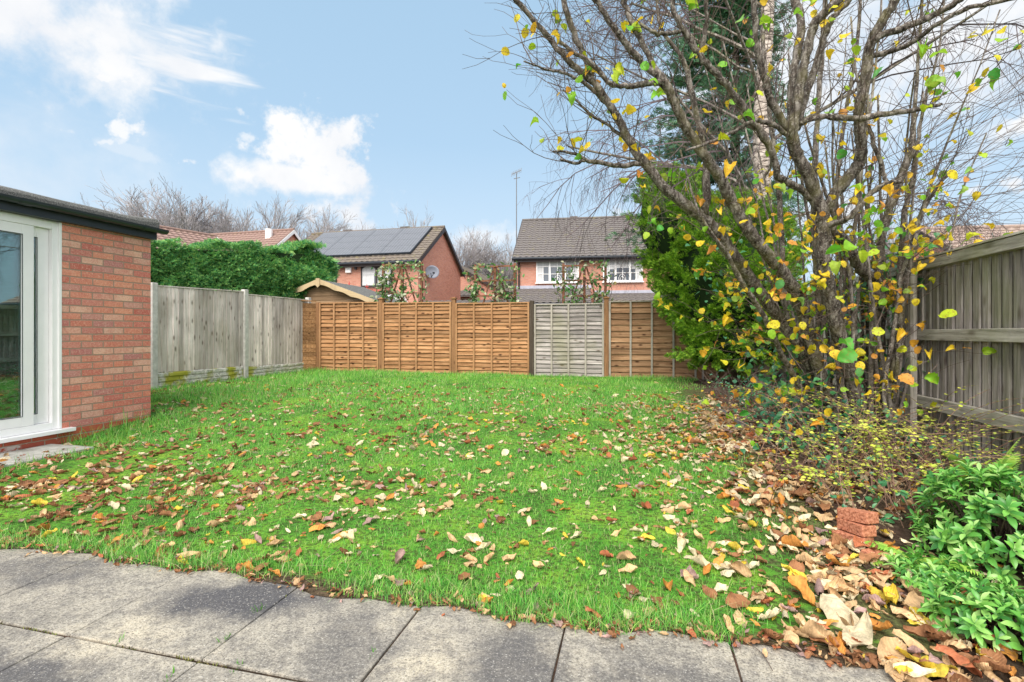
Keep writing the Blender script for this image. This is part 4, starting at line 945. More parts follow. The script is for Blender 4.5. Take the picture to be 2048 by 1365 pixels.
def crown(center, radii, n, size, mat, parent, seed, lump=.22, f=2.6, core=True, mess=.6, drop=.1, up=.35, zmin=None, shape=None, clusters=0):
    rr = np.random.default_rng(seed); D = unit(n, rr)
    L = 1+lump*blob_noise(D, seed, f)+lump*.6*blob_noise(D, seed+1, f*2.6); depth = 1-rr.random(n)**2.2*.28
    R = np.array(radii); sc_ = np.ones(n) if shape is None else shape(D)
    if clusters:
        Dc = unit(clusters, rr); Lc_ = 1+lump*blob_noise(Dc, seed, f)+rr.normal(0, .045, clusters); s2 = np.ones(clusters) if shape is None else shape(Dc)
        Cc = np.array(center)+Dc*R*(Lc_*s2)[:, None]; Nc = Dc/R; Nc /= np.linalg.norm(Nc, axis=1, keepdims=True); Nc[:, 2] += up; Nc /= np.linalg.norm(Nc, axis=1, keepdims=True)
        w_ = rr.integers(0, clusters, n); cs_ = rr.uniform(.10, .24, clusters)[w_]; t_ = rr.uniform(-1.3, .75, n); sp_ = unit(n, rr)*(np.sqrt(np.clip(.8-t_, 0, 2))*.62*rr.random(n)**.5)[:, None]
        P = Cc[w_]+(Nc[w_]*t_[:, None]+sp_)*cs_[:, None]; N = Nc[w_]*1.2+sp_*.9
    else:
        P = np.array(center)+D*R*(L*depth*sc_)[:, None]
        N = D/R; N /= np.linalg.norm(N, axis=1, keepdims=True); N[:, 2] += up
    V, F = sprays(P, N, rr.uniform(.7, 1.35, n)*size, rr, drop, mess); np_obj('foliage', V, F, mat, parent)
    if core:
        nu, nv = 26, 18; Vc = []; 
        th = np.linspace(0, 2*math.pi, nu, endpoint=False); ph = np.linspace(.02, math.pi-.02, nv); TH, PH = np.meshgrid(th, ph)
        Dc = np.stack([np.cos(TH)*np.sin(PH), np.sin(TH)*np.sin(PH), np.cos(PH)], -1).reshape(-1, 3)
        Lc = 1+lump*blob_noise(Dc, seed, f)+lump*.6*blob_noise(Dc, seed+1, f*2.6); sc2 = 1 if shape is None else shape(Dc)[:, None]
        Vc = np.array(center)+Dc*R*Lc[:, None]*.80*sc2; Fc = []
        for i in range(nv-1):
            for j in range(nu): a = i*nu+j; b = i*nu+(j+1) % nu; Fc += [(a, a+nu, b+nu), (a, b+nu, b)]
        np_obj('dark_core', Vc, np.array(Fc), M['hedge_core'], parent, True)  # solid hull, coloured dark as the shaded gaps between tufts
# bright conifer overhanging the lawn
bc = at(1415, 545, 8.9); con = empty('golden_conifer', (bc.x+.35, bc.y+.2, .2), 'bright green rounded conifer leaning over the lawn beside the birch', 'conifer')
def cshape(D):
    a = np.clip(-D[:, 2], 0, 1); b = np.clip(D[:, 2], 0, 1); return 1-.22*b**2*1.2 - .26*a*np.clip(-D[:, 0]*1.4, 0, 1)
crown((bc.x+.26, bc.y+.3, bc.z+.05), (1.18, 1.2, 1.72), 26000, .095, M['conifer'], con, 31, .13, 3.2, mess=.4, drop=-.25, up=.7, shape=cshape, clusters=420)
crown((at(1330, 440, 8.9).x+.1, bc.y+.3, at(0, 430, 8.9).z), (.62, .7, .95), 6500, .095, M['conifer'], con, 33, .2, 3.2, mess=.4, drop=-.25, up=.8, core=True, clusters=90)
crown((at(1460, 690, 8.9).x, bc.y+.1, at(0, 690, 8.9).z), (.85, .7, .42), 4500, .10, M['conifer'], con, 34, .22, 3.2, mess=.4, drop=-.1, up=.4, clusters=60)
mb = MB(); mb.tube([(bc.x+.55, bc.y+.35, .1), (bc.x+.45, bc.y+.35, .9), (bc.x+.3, bc.y+.35, 1.9)], [.11, .09, .06], 8); mb.obj('trunk', M['bark_dark'], con, smooth=True)

def grow(start, dirv, length, r0, levels, rr, kids=(5, 4, 3), ang=.6, gravity=.0, seg=5, wander=.12, shrink=.6, minr=.003, out=None, lv=0, up=.0):
    if out is None: out = []
    p = np.array(start, float); d = np.array(dirv, float); d /= np.linalg.norm(d); pts = [p.copy()]; ds = []
    for i in range(seg):
        d = d+rr.normal(0, wander, 3); d[2] += -gravity*(lv+1)*.35+up; d /= np.linalg.norm(d); p = p+d*length/seg; pts.append(p.copy()); ds.append(d.copy())
    r1 = max(minr, r0*.45); out.append((pts, [r0+(r1-r0)*i/seg for i in range(seg+1)], lv))
    if lv < levels:
        for k in range(kids[min(lv, len(kids)-1)]):
            t_ = rr.uniform(.3, 1.); i = min(seg-1, int(t_*seg)); q = pts[i]+(pts[i+1]-pts[i])*(t_*seg-i); b = ds[i]
            a = np.cross(b, unit(1, rr)[0]); a /= np.linalg.norm(a)+1e-9; th = ang*rr.uniform(.6, 1.3); nd = b*math.cos(th)+a*math.sin(th)
            grow(q, nd, length*shrink*rr.uniform(.7, 1.2)*(1.15-.4*t_), max(minr, r0*(1-.5*t_)*.6), levels, rr, kids, ang, gravity, max(3, seg-1), wander, shrink, minr, out, lv+1, up)
    return out
def tubes_np(paths, sides=3):
    """fast batch of thin tubes; paths: list of (pts, radii)"""
    Vs, Fs, n0 = [], [], 0; ang = np.arange(sides)*2*math.pi/sides; ca, sa = np.cos(ang), np.sin(ang)
    for pts, rs in paths:
        P = np.array(pts); k = len(P); D = np.gradient(P, axis=0); D /= np.linalg.norm(D, axis=1, keepdims=True)+1e-9
        ref = np.array([0.31, .22, .93]) if abs(D[0, 2]) < .9 else np.array([1., .1, 0]); A_ = np.cross(D, ref); A_ /= np.linalg.norm(A_, axis=1, keepdims=True)+1e-9; B_ = np.cross(D, A_)
        R = np.array(rs)[:, None, None]; V = P[:, None]+(A_[:, None]*ca[None, :, None]+B_[:, None]*sa[None, :, None])*R
        Vs.append(V.reshape(-1, 3)); i, j = np.meshgrid(np.arange(k-1), np.arange(sides), indexing='ij'); a = (i*sides+j).ravel(); b = (i*sides+(j+1) % sides).ravel()
        Fs.append(np.concatenate([np.stack([a, b, b+sides], 1), np.stack([a, b+sides, a+sides], 1)])+n0); n0 += k*sides
    return np.concatenate(Vs), np.concatenate(Fs)

# dark layered conifer beyond the fence
dcb = at(1465, 668, 11.6); dc = empty('blue_conifer', (dcb.x, dcb.y, .1), 'tall sparse blue green conifer with layered boughs rising behind the birch', 'conifer')
mb = MB(); mb.tube([(dcb.x, dcb.y, 0), (dcb.x+.05, dcb.y, 4), (dcb.x+.1, dcb.y, 10)], [.16, .12, .03], 8); mb.obj('trunk', M['bark_dark'], dc, smooth=True)
rr = np.random.default_rng(44); bp = []; SPp = []; SPn = []
for k in range(190):
    z = rr.uniform(2.6, 9.5); a = rr.uniform(0, 6.28); L = (2.35 if math.cos(a) < 0 else 1.7)*(1.08-.55*(z-2.5)/7)*rr.uniform(.55, 1.15)
    if k % 3 == 0: a = math.pi+rr.normal(0, .5)
    d = np.array([math.cos(a), math.sin(a)*.8, .18]); p = np.array([dcb.x, dcb.y, z]); pts = [p]
    m = 9
    for i in range(m): d2 = d+np.array([0, 0, -.30*(i/m)])+rr.normal(0, .05, 3); p = p+d2*L/m; pts.append(p); 
    bp.append((pts, np.linspace(.025, .005, m+1)))
    for i in range(2, m+1):
        q = pts[i]
        for s_ in range(9):
            o_ = rr.normal(0, 1, 3)*np.array([.16, .16, .045]); SPp.append(q+o_); dd_ = d+rr.normal(0, .5, 3); SPn.append(dd_)
V, F = tubes_np(bp, 4); np_obj('boughs', V, F, M['bark_dark'], dc)
V, F = sprays(np.array(SPp), np.array(SPn), .19, rr, .12, .3); np_obj('foliage', V, F, M['darkconifer'], dc)

# birch
bb = at(1522, 668, 8.9); birch = empty('silver_birch', (bb.x, bb.y, .15), 'silver birch with pale trunk and fine drooping bare twigs behind the hazel', 'birch tree')
mb = MB(); path = [(bb.x+.0, bb.y, .05, .19), (bb.x-.02, bb.y, 1.2, .16), (bb.x+.04, bb.y, 3., .15), (bb.x+.0, bb.y, 5., .13), (bb.x+.12, bb.y, 7., .10), (bb.x+.1, bb.y, 9.5, .05)]
sp2 = smooth_path(path, 5); mb.tube([p[:3] for p in sp2], [p[3] for p in sp2], 12); mb.obj('trunk', M['birch'], birch, smooth=True)
rr = np.random.default_rng(52); paths = []; thick = []
for k in range(16):
    z = rr.uniform(3.0, 8.3); a = rr.uniform(0, 6.28) if k % 3 else math.pi+.1+rr.normal(0, .4)
    L = rr.uniform(2.0, 4.0); o_ = grow((bb.x, bb.y, z), (math.cos(a), math.sin(a)*.8, .55), L, .035*rr.uniform(.6, 1.2), 3, rr, (6, 5, 4), .6, .13, 6, .12, .55, .0022)
    for pts, rs, lv in o_:
        (thick if lv == 0 else paths).append((pts, rs))
        if lv >= 2:
            for q in range(2):   # pendulous end twigs
                i = rr.integers(1, len(pts)); p = np.array(pts[i]); tw = [p]; d = np.array([rr.normal(0, .5), rr.normal(0, .5), -.35])
                for j in range(4): d = d*.8+np.array([0, 0, -.22])+rr.normal(0, .08, 3); p = p+d*.11; tw.append(p)
                paths.append((tw, np.linspace(.0022, .0013, 5)))
V, F = tubes_np(thick, 5); np_obj('branches', V, F, M['bark_grey'], birch)
V, F = tubes_np(paths, 3); np_obj('twig_crown', V, F, M['twig_birch'], birch); print('birch tris', len(F))

# far bare trees, one label each
far = [(255, 440, 44, 3.6, 'faint bare tree just above the extension gutter'), (325, 392, 46, 5.5, 'tall bare tree above the red roof by the extension'), (372, 398, 47, 4.6, 'tall spreading bare tree behind the red roof and hedge'), (432, 404, 45, 4.2, 'bare tree second tallest, above the middle of the hedge'),
       (490, 408, 44, 4.0, 'bare rounded tree above the right part of the hedge'), (640, 432, 46, 4.6, 'bare tree left of the solar panel roof ridge'), (585, 440, 49, 3.4, 'small bare tree above the hedge end beside the white verge roof'), (690, 455, 52, 3.2, 'low bare treetop peeping over the left of the solar roof'),
       (818, 442, 42, 3.2, 'bare treetop over the ridge of the solar panel house'), (905, 478, 43, 3.6, 'bare tree right behind the gable of the solar house'), (950, 470, 45, 4.6, 'wide bare tree in the middle of the gap between the houses'), (1000, 474, 44, 4.0, 'bare tree beside the aerial mast'), (1790, 440, 30, 3.0, 'bare tree behind the hazel above the right fence'), (1035, 468, 52, 3.6, 'bare tree showing past the left verge of the tiled house')]
protos = []
for sd in (3, 8, 12):
    rr = np.random.default_rng(sd); tr_ = grow((0, 0, 0), (0, 0, 1), 4.5, .22, 0, rr, wander=.03); br = []
    base = tr_[0][0]
    for k in range(18):
        z = rr.uniform(1.2, 4.4); a = k*2.4+rr.normal(0, .3); inc = .35+.55*rr.random()
        grow((0, 0, z), (math.cos(a)*inc, math.sin(a)*inc, 1), rr.uniform(3.6, 6.2)*(1-.12*(4.4-z)*0), .10, 3, rr, (10, 7, 4), .46, .0, 5, .11, .55, .008, br, 0, .03)
    zmax = max(max(q[2] for q in p[0]) for p in br); s_ = 10/zmax
    Vt, Ft = tubes_np([(np.array(p)*s_, np.array(r)*s_) for p, r, _ in tr_], 6); Vb, Fb = tubes_np([(np.array(p)*s_, np.array(r)) for p, r, _ in br], 3)
    protos.append((Vt, Ft, Vb, Fb))
pm = []
for i, (px, ytop, zc, wid, lab) in enumerate(far):
    p = at(px, 668, zc); ht = H+(668-ytop)/1000*zc; root = empty('bare_tree', (p.x, p.y, 0), lab, 'tree', 'bare winter trees on the skyline', rz=i*1.3)
    k = i % 3
    if len(pm) <= k:
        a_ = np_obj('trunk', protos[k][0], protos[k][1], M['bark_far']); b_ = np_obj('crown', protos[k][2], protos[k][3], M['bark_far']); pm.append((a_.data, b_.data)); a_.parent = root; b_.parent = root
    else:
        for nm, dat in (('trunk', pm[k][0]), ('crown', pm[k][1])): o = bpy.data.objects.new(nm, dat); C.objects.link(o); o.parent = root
    root.scale = (wid/3.6*ht/13*1.25, wid/3.6*ht/13*1.25, ht/10*1.1)

# ---------------------------------------------------------------- big hazel in the right bed
hz = empty('hazel_tree', tuple(at(1690, 868, 4.75)), 'large multi stemmed hazel with yellow and green leaves in the right bed', 'hazel tree')
stems = {  # px, py, depth, radius(px at 2048 wide)
 'A': [(1715, 885, 4.8, 15), (1655, 790, 4.7, 14), (1595, 690, 4.55, 14), (1540, 612, 4.4, 14), (1480, 530, 4.2, 16), (1440, 472, 4.1, 17), (1396, 428, 4.0, 15), (1330, 377, 3.9, 13), (1293, 330, 3.85, 12), (1256, 278, 3.8, 11), (1234, 234, 3.75, 11), (1205, 190, 3.7, 10), (1183, 161, 3.7, 9), (1143, 128, 3.65, 8), (1095, 73, 3.6, 7), (1033, 0, 3.5, 6), (980, -70, 3.4, 5)],
 'A1': [(1186, 165, 3.7, 8), (1176, 132, 3.7, 8), (1147, 66, 3.65, 7.5), (1125, 0, 3.6, 7), (1105, -70, 3.6, 6)],
 'A2': [(1408, 430, 4.0, 10), (1414, 344, 4.0, 9.5), (1394, 238, 4.0, 8), (1381, 176, 4.0, 7.5), (1366, 120, 4.0, 6), (1322, 55, 4., 4), (1311, -30, 4., 3)],
 'A3': [(1222, 218, 3.75, 6), (1176, 172, 3.7, 5), (1132, 148, 3.65, 4), (1092, 139, 3.6, 3), (1048, 123, 3.5, 2)],
 'A4': [(1290, 328, 3.85, 7), (1238, 331, 3.8, 6), (1176, 322, 3.7, 5), (1150, 308, 3.65, 4), (1106, 302, 3.6, 2.5)],
 'A5': [(1172, 321, 3.7, 4.5), (1150, 327, 3.66, 4), (1121, 319, 3.6, 3)],
 'A6': [(1262, 290, 3.8, 5), (1220, 253, 3.8, 4), (1183, 231, 3.75, 3.4), (1157, 205, 3.7, 3), (1125, 179, 3.65, 2.4)],
 'B': [(1700, 880, 4.7, 16), (1660, 800, 4.6, 15), (1625, 700, 4.5, 16), (1602, 609, 4.35, 17), (1564, 544, 4.2, 16), (1522, 494, 4.05, 15), (1484, 441, 3.95, 15), (1461, 396, 3.9, 14), (1432, 344, 3.8, 13), (1396, 293, 3.75, 12), (1366, 242, 3.7, 12), (1344, 198, 3.65, 11), (1326, 162, 3.6, 11), (1293, 132, 3.6, 8), (1256, 92, 3.55, 8), (1220, 44, 3.5, 7), (1190, 0, 3.45, 6.5), (1150, -60, 3.4, 5)],
 'B2': [(1328, 164, 3.6, 8), (1304, 125, 3.6, 7.5), (1278, 73, 3.6, 7.5), (1253, 18, 3.6, 7), (1240, -50, 3.6, 6)],
 'B3': [(1326, 162, 3.6, 9), (1290, 168, 3.6, 8), (1256, 173, 3.55, 7), (1220, 168, 3.5, 6), (1190, 134, 3.45, 6), (1155, 108, 3.4, 5), (1117, 84, 3.4, 4)],
 'C': [(1646, 425, 4.1, 12), (1610, 386, 4.05, 9), (1584, 370, 4.0, 9), (1556, 354, 3.9, 9), (1551, 322, 3.85, 8.5), (1529, 278, 3.8, 9), (1502, 238, 3.75, 9), (1476, 201, 3.7, 9), (1447, 165, 3.65, 8.5), (1414, 128, 3.6, 8), (1388, 92, 3.6, 8), (1366, 59, 3.6, 7), (1348, 22, 3.6, 6.5), (1344, -40, 3.6, 6)],
 'C2': [(1390, 95, 3.6, 6), (1366, 62, 3.6, 5), (1340, 68, 3.55, 5), (1310, 66, 3.5, 5), (1280, 48, 3.5, 3.5)],
 'C3': [(1400, 110, 3.6, 6), (1412, 60, 3.55, 5.5), (1412, 0, 3.5, 5), (1418, -50, 3.5, 5)],
 'D': [(1735, 890, 4.6, 24), (1712, 800, 4.5, 21), (1697, 723, 4.4, 19), (1672, 650, 4.3, 17), (1655, 570, 4.2, 16), (1646, 525, 4.15, 16), (1648, 475, 4.1, 16), (1643, 430, 4.1, 18), (1617, 352, 4.0, 15), (1595, 308, 3.95, 14), (1583, 268, 3.9, 15), (1595, 205, 3.85, 13), (1606, 139, 3.8, 12), (1621, 73, 3.75, 11), (1637, 37, 3.7, 11), (1672, 7, 3.65, 10), (1710, -40, 3.6, 9)],
 'D1': [(1578, 265, 3.9, 10), (1544, 205, 3.85, 9), (1526, 147, 3.8, 8), (1511, 73, 3.75, 7), (1507, 0, 3.7, 7), (1507, -60, 3.7, 6)],
 'D2': [(1583, 262, 3.95, 10), (1582, 200, 4., 10), (1588, 147, 4.0, 10), (1599, 80, 4.0, 10), (1602, 37, 4.0, 10), (1588, 0, 4.0, 10), (1570, -50, 4., 9)],
 'D3': [(1592, 258, 3.95, 10), (1614, 183, 3.95, 9.5), (1639, 103, 3.95, 9), (1661, 44, 3.9, 8), (1692, 8, 3.9, 7), (1730, -40, 3.8, 6)],
 'D4': [(1596, 250, 3.88, 6), (1639, 235, 3.8, 7), (1705, 237, 3.7, 7.5), (1793, 227, 3.6, 7), (1866, 212, 3.5, 5), (1882, 210, 3.5, 3)],
 'D5': [(1574, 270, 3.88, 6), (1545, 250, 3.8, 6), (1510, 242, 3.75, 5.5), (1470, 262, 3.7, 4.5), (1420, 285, 3.65, 4), (1370, 302, 3.6, 3)],
 'E': [(1650, 425, 4.1, 15), (1676, 379, 4.05, 14), (1705, 345, 4.0, 14), (1722, 312, 3.95, 14), (1720, 270, 3.9, 13), (1720, 220, 3.85, 12.5), (1731, 154, 3.8, 13), (1745, 81, 3.75, 12), (1771, 33, 3.7, 11), (1795, -5, 3.65, 10), (1820, -50, 3.6, 9)],
 'E1': [(1748, 80, 3.75, 10), (1764, 70, 3.72, 9), (1830, 48, 3.65, 8.5), (1885, 22, 3.6, 8), (1921, -2, 3.5, 7), (1960, -50, 3.5, 6)],
 'E2': [(1738, 118, 3.8, 7), (1753, 110, 3.78, 7), (1811, 92, 3.65, 6.5), (1866, 55, 3.5, 6), (1921, 22, 3.4, 5.5), (1995, 4, 3.3, 5), (2060, -8, 3.2, 4)],
 'E3': [(1650, 455, 4.1, 8), (1675, 445, 4., 8), (1701, 434, 3.9, 7), (1738, 392, 3.85, 7), (1772, 368, 3.8, 7), (1804, 364, 3.75, 4)],
 'E4': [(1772, 368, 3.8, 5), (1765, 340, 3.8, 5.5), (1745, 280, 3.8, 5), (1735, 240, 3.8, 4), (1737, 190, 3.8, 3)],
 'E5': [(1660, 452, 4.2, 14), (1690, 485, 4.35, 14), (1706, 512, 4.4, 14), (1728, 545, 4.5, 13), (1757, 572, 4.6, 12), (1765, 620, 4.6, 10)],
 'F': [(1735, 880, 4.75, 13), (1745, 720, 4.7, 12), (1755, 560, 4.6, 12), (1764, 469, 4.55, 12), (1782, 410, 4.5, 12), (1800, 359, 4.45, 12), (1822, 304, 4.4, 11), (1828, 240, 4.4, 7), (1835, 150, 4.4, 5), (1842, 40, 4.4, 4), (1850, -60, 4.4, 4)],
 'F1': [(1768, 875, 4.7, 11), (1790, 700, 4.6, 10), (1798, 560, 4.55, 9), (1811, 421, 4.5, 8), (1826, 348, 4.45, 7), (1834, 290, 4.4, 6), (1850, 200, 4.4, 4), (1880, 90, 4.3, 3), (1890, -40, 4.3, 3)],
 'F2': [(1774, 875, 4.5, 8), (1776, 816, 4.5, 8), (1794, 706, 4.45, 8), (1805, 615, 4.4, 9), (1820, 523, 4.35, 9), (1830, 472, 4.3, 9), (1842, 428, 4.3, 8), (1870, 380, 4.25, 5), (1900, 345, 4.2, 3)],
 'G': [(1650, 870, 4.9, 10), (1640, 700, 4.9, 10), (1635, 560, 4.8, 9), (1628, 430, 4.8, 9), (1632, 300, 4.7, 8), (1640, 160, 4.7, 7), (1650, 0, 4.6, 6), (1652, -60, 4.6, 5)],
 'G1': [(1640, 880, 4.6, 10), (1600, 780, 4.5, 9), (1560, 700, 4.3, 9), (1520, 620, 4.1, 8), (1480, 560, 4.0, 8), (1450, 500, 3.9, 6), (1400, 430, 3.8, 4), (1360, 300, 3.8, 3)],
 'G2': [(1620, 880, 4.9, 9), (1590, 740, 5.0, 9), (1570, 600, 5.0, 8), (1560, 420, 5.0, 8), (1545, 280, 5.0, 7), (1530, 120, 5.0, 6), (1520, -40, 5., 5)],
 'G3': [(1790, 890, 4.3, 7), (1770, 800, 4.3, 6.5), (1790, 640, 4.3, 6), (1812, 520, 4.2, 5), (1850, 400, 4.1, 4), (1905, 260, 4., 3), (1960, 130, 3.9, 2), (2000, 20, 3.9, 2)],
 'G4': [(1720, 880, 4.9, 9), (1705, 700, 4.95, 9), (1690, 540, 4.95, 8), (1672, 400, 4.9, 7), (1690, 240, 4.9, 6), (1712, 100, 4.9, 5), (1725, -40, 4.9, 5)],
}
tip_sites = []; twigs = []; leafsites = []
rr = np.random.default_rng(77)
def add_stem(pts, nm='stem', mat=None, nm_='A'):
    W = [(*at(a, b, c), r * c/1000*(.62 if nm_[0] in 'FG' else .78)) for a, b, c, r in pts]; S = smooth_path(W, 5)
    S = [np.concatenate([p[:3]+rr.normal(0, min(.004, p[3]*.25), 3), [p[3]*(1+rr.normal(0, .05))]]) for p in S]
    mb = MB(); mb.tube([p[:3] for p in S], [max(.002, p[3]) for p in S], 10); mb.obj(nm, mat or M['bark'], hz, smooth=True); return S
def twig_from(p, d, L, r0, rr, bend=.12, seg=6, up=.05, leafy=0., kids=0):
    pts = [p]; q = np.array(p); d = np.array(d)/np.linalg.norm(d)
    for i in range(seg): d = d+rr.normal(0, bend, 3); d[2] += up; d /= np.linalg.norm(d); q = q+d*L/seg; pts.append(q)
    twigs.append((pts, np.linspace(r0, max(.0013, r0*.35), seg+1)))
    for i in range(1, seg+1):
        if rr.random() < leafy: leafsites.append((pts[i], d.copy()))
    for k in range(kids):
        i = rr.integers(1, seg); dd_ = d+unit(1, rr)[0]*.9; twig_from(pts[i], dd_, L*.5*rr.uniform(.6, 1.2), max(.0013, r0*.5), rr, bend, 4, up, leafy, 0)
for nm, pts in stems.items():
    S = add_stem(pts, 'trunk' if nm == 'D' else 'stem', None, nm)
    m = len(S); main = len(nm) == 1 or nm in ('G2', 'G4')
    cnt = int(m*(.55 if pts[0][3] > 9 else .5))
    for k in range(cnt):
        i = rr.integers(int(m*.18), m-1); p = S[i][:3]; tdir = S[i+1][:3]-S[i][:3]; tdir /= np.linalg.norm(tdir)+1e-9
        d = tdir*.7+unit(1, rr)[0]*.8; hi = p[2]; d[2] = abs(d[2])*.6+.15
        lf_ = .34 if hi < 1.9 else .055
        twig_from(p, d, rr.uniform(.25, .9), rr.uniform(.002, .0045), rr, .14, 6, .03, lf_, 2 if hi < 2.6 else 1)
# slender uprights from the stool
for k in range(30):
    px0 = rr.uniform(1605, 1800); zc0 = rr.uniform(4.45, 5.2); top_px = px0+rr.normal(-40, 110)+(px0-1700)*.9; n_ = 5; pts = []
    top = rr.uniform(-60, 380); r0 = rr.uniform(2.5, 6.5)
    for i in range(n_+1):
        u = i/n_; pts.append((px0+(top_px-px0)*u**1.15+rr.normal(0, 6), 885+(top-885)*u, zc0-.35*u*rr.random(), r0*(1-.65*u)))
    S = add_stem(pts, 'stem', M['bark_grey'] if k % 2 else M['bark'])
    for q in range(5):
        i = rr.integers(3, len(S)-1); d = unit(1, rr)[0]; d[2] = abs(d[2])+.2; twig_from(S[i][:3], d, rr.uniform(.25, .8), .0028, rr, .13, 6, .03, .16, 1)
# low leafy twigs reaching left and toward the viewer
for k in range(62):
    p = at(rr.uniform(1520, 1760), rr.uniform(560, 850), rr.uniform(4.2, 4.7)); d = np.array([rr.uniform(-1.2, .4), rr.uniform(-1., .1), rr.uniform(-.15, .35)])
    twig_from(np.array(p), d, rr.uniform(.35, .95), .003, rr, .14, 6, .0, .42, 1)
for k in range(16):
    p = at(rr.uniform(1740, 1830), rr.uniform(480, 830), rr.uniform(4.0, 4.5)); d = np.array([rr.uniform(-.2, .5), rr.uniform(-1., -.1), rr.uniform(-.1, .3)])
    twig_from(np.array(p), d, rr.uniform(.3, .7), .003, rr, .14, 6, .0, .3, 1)
# long fine wands crossing the sky on the right
for k in range(46):
    p = at(rr.uniform(1800, 1880), rr.uniform(250, 560), rr.uniform(4.3, 5.0)); d = np.array([rr.uniform(.3, 1.3), rr.uniform(-.3, .3), rr.uniform(-.1, 1.)])
    twig_from(np.array(p), d, rr.uniform(.9, 2.2), .0030, rr, .07, 9, .0, .02, 2)
HL = [grid_leaf(9, 1, w_, lambda t_, q=sd: (math.sin(math.pi*min(1, max(0.03, t_))**.75)**.6)*(1+.11*math.sin(t_*31+q)+.05*math.sin(t_*57)), fo_, c_, 2, .035, cp_, sd) for c_, sd, w_, fo_, cp_ in ((.35, 1, .86, .10, 0), (.15, 2, .78, .25, -.2), (1.1, 3, .8, .15, .4), (.6, 4, .62, .5, .6), (-.3, 5, .9, .05, -.3))]
expl = [(1460, 327, 3.0, .10, 'y'), (1527, 235, 3.3, .09, 'y'), (1486, 232, 3.2, .09, 'y'), (1437, 280, 3.2, .08, 'y'), (1411, 225, 3.3, .09, 'y'), (1330, 185, 3.4, .10, 'y'), (1200, 240, 3.5, .06, 'y'), (1117, 120, 3.5, .05, 'y'), (1079, 281, 3.6, .055, 'g'), (1300, 445, 3.3, .06, 'g'), (1318, 450, 3.3, .06, 'g'), (1296, 465, 3.3, .06, 'g'), (1312, 436, 3.3, .055, 'g'), (1340, 455, 3.3, .05, 'y'),
 (1880, 628, 2.6, .10, 'y'), (1745, 565, 3.0, .075, 'y'), (1744, 665, 3.0, .08, 'y'), (1812, 665, 2.9, .085, 'y'), (1800, 750, 2.8, .095, 'y'), (1850, 755, 2.8, .09, 'y'), (1757, 500, 3.0, .08, 'y'), (1805, 503, 3.0, .07, 'y'), (1690, 480, 3.0, .10, 'g'), (1683, 500, 3.0, .10, 'g'), (1675, 523, 3.0, .09, 'g'), (1720, 502, 3.0, .09, 'g'), (1680, 685, 2.9, .10, 'g'), (1712, 705, 2.8, .12, 'g'), (1680, 703, 3.0, .09, 'y'), (1650, 820, 3.2, .08, 'y'), (1648, 850, 3.1, .09, 'y'), (1563, 560, 3.3, .08, 'g'), (1560, 650, 3.4, .09, 'y'), (1540, 660, 3.4, .08, 'g'),
 (1465, 783, 3.6, .07, 'y'), (1497, 825, 3.5, .075, 'g'), (1525, 860, 3.4, .07, 'g'), (1550, 862, 3.4, .07, 'g'), (1585, 855, 3.4, .07, 'y'), (1605, 862, 3.4, .065, 'y'), (1405, 700, 3.8, .07, 'y'), (1445, 720, 3.7, .075, 'y'), (1475, 735, 3.6, .08, 'y'), (1860, 95, 3., .09, 'g'), (1870, 105, 3., .11, 'g'), (1845, 95, 3., .09, 'g'), (1890, 155, 3., .09, 'g'), (1850, 170, 3., .09, 'g'), (1875, 150, 3., .1, 'g'), (1940, 70, 3., .06, 'y'), (1972, 60, 2.9, .07, 'y'), (2005, 78, 2.8, .08, 'y'), (2040, 62, 2.8, .07, 'y'), (1880, 130, 3., .06, 'y'), (1935, 355, 3., .055, 'y'), (1925, 372, 3., .06, 'g'), (1945, 340, 3., .05, 'g'), (2018, 280, 3., .045, 'g'), (1990, 110, 3., .06, 'y'), (1760, 270, 3.3, .06, 'y'), (1690, 300, 3.2, .075, 'g'), (1680, 70, 3.2, .08, 'y'), (1670, 100, 3.2, .07, 'y'), (1530, 60, 3.2, .08, 'g'), (1520, 50, 3.2, .09, 'g'), (1660, 35, 3.2, .05, 'y'), (1546, 485, 3.2, .08, 'y'), (1500, 415, 3.3, .08, 'y')]
ex_tw = []
for nm, tests in (('foliage', 'y'), ('green_foliage', 'g')):
    P = []; D = []; S_ = []
    for px, py, zc, s_, c_ in expl:
        if c_ == tests:
            p = np.array(at(px, py, zc+.45)); P.append(p); D.append(np.array([rr.normal(0, .6), rr.normal(-.2, .4), rr.uniform(-.9, .1)])); S_.append(s_*.98)
            q = p+np.array([rr.uniform(.1, .35), rr.uniform(.15, .45), rr.uniform(-.05, .2)]); ex_tw.append(([p, (p+q)/2+rr.normal(0, .02, 3), q], [.0013, .0017, .002]))
    for p, d in leafsites:
        if (rr.random() < .74) == (tests == 'y'):
            P.append(np.array(p)+rr.normal(0, .012, 3)); dd_ = rr.normal(0, .7, 3); dd_[2] -= .35; D.append(dd_); S_.append(rr.uniform(.035, .08))
    P, D, S_ = np.array(P), np.array(D), np.array(S_); parts = []
    idx = rr.integers(0, 5, len(P)); up_ = rr.normal(0, .6, (len(P), 3)); up_[:, 2] += .9; up_[:, 1] -= .5; up_[:sum(e[4] == tests for e in expl), 1] -= 1.3
    for i in range(5):
        m = idx == i; parts.append(bake(HL[i], frames(D[m], up_[m]), S_[m], P[m]))
    V, F = join(parts); np_obj(nm, V, F, M['hazel_leaf'] if tests == 'y' else M['hazel_green'], hz, True)
V, F = tubes_np(twigs+ex_tw, 4); np_obj('twig_growth', V, F, M['twig'], hz)
print('hazel leaf sites', len(leafsites))

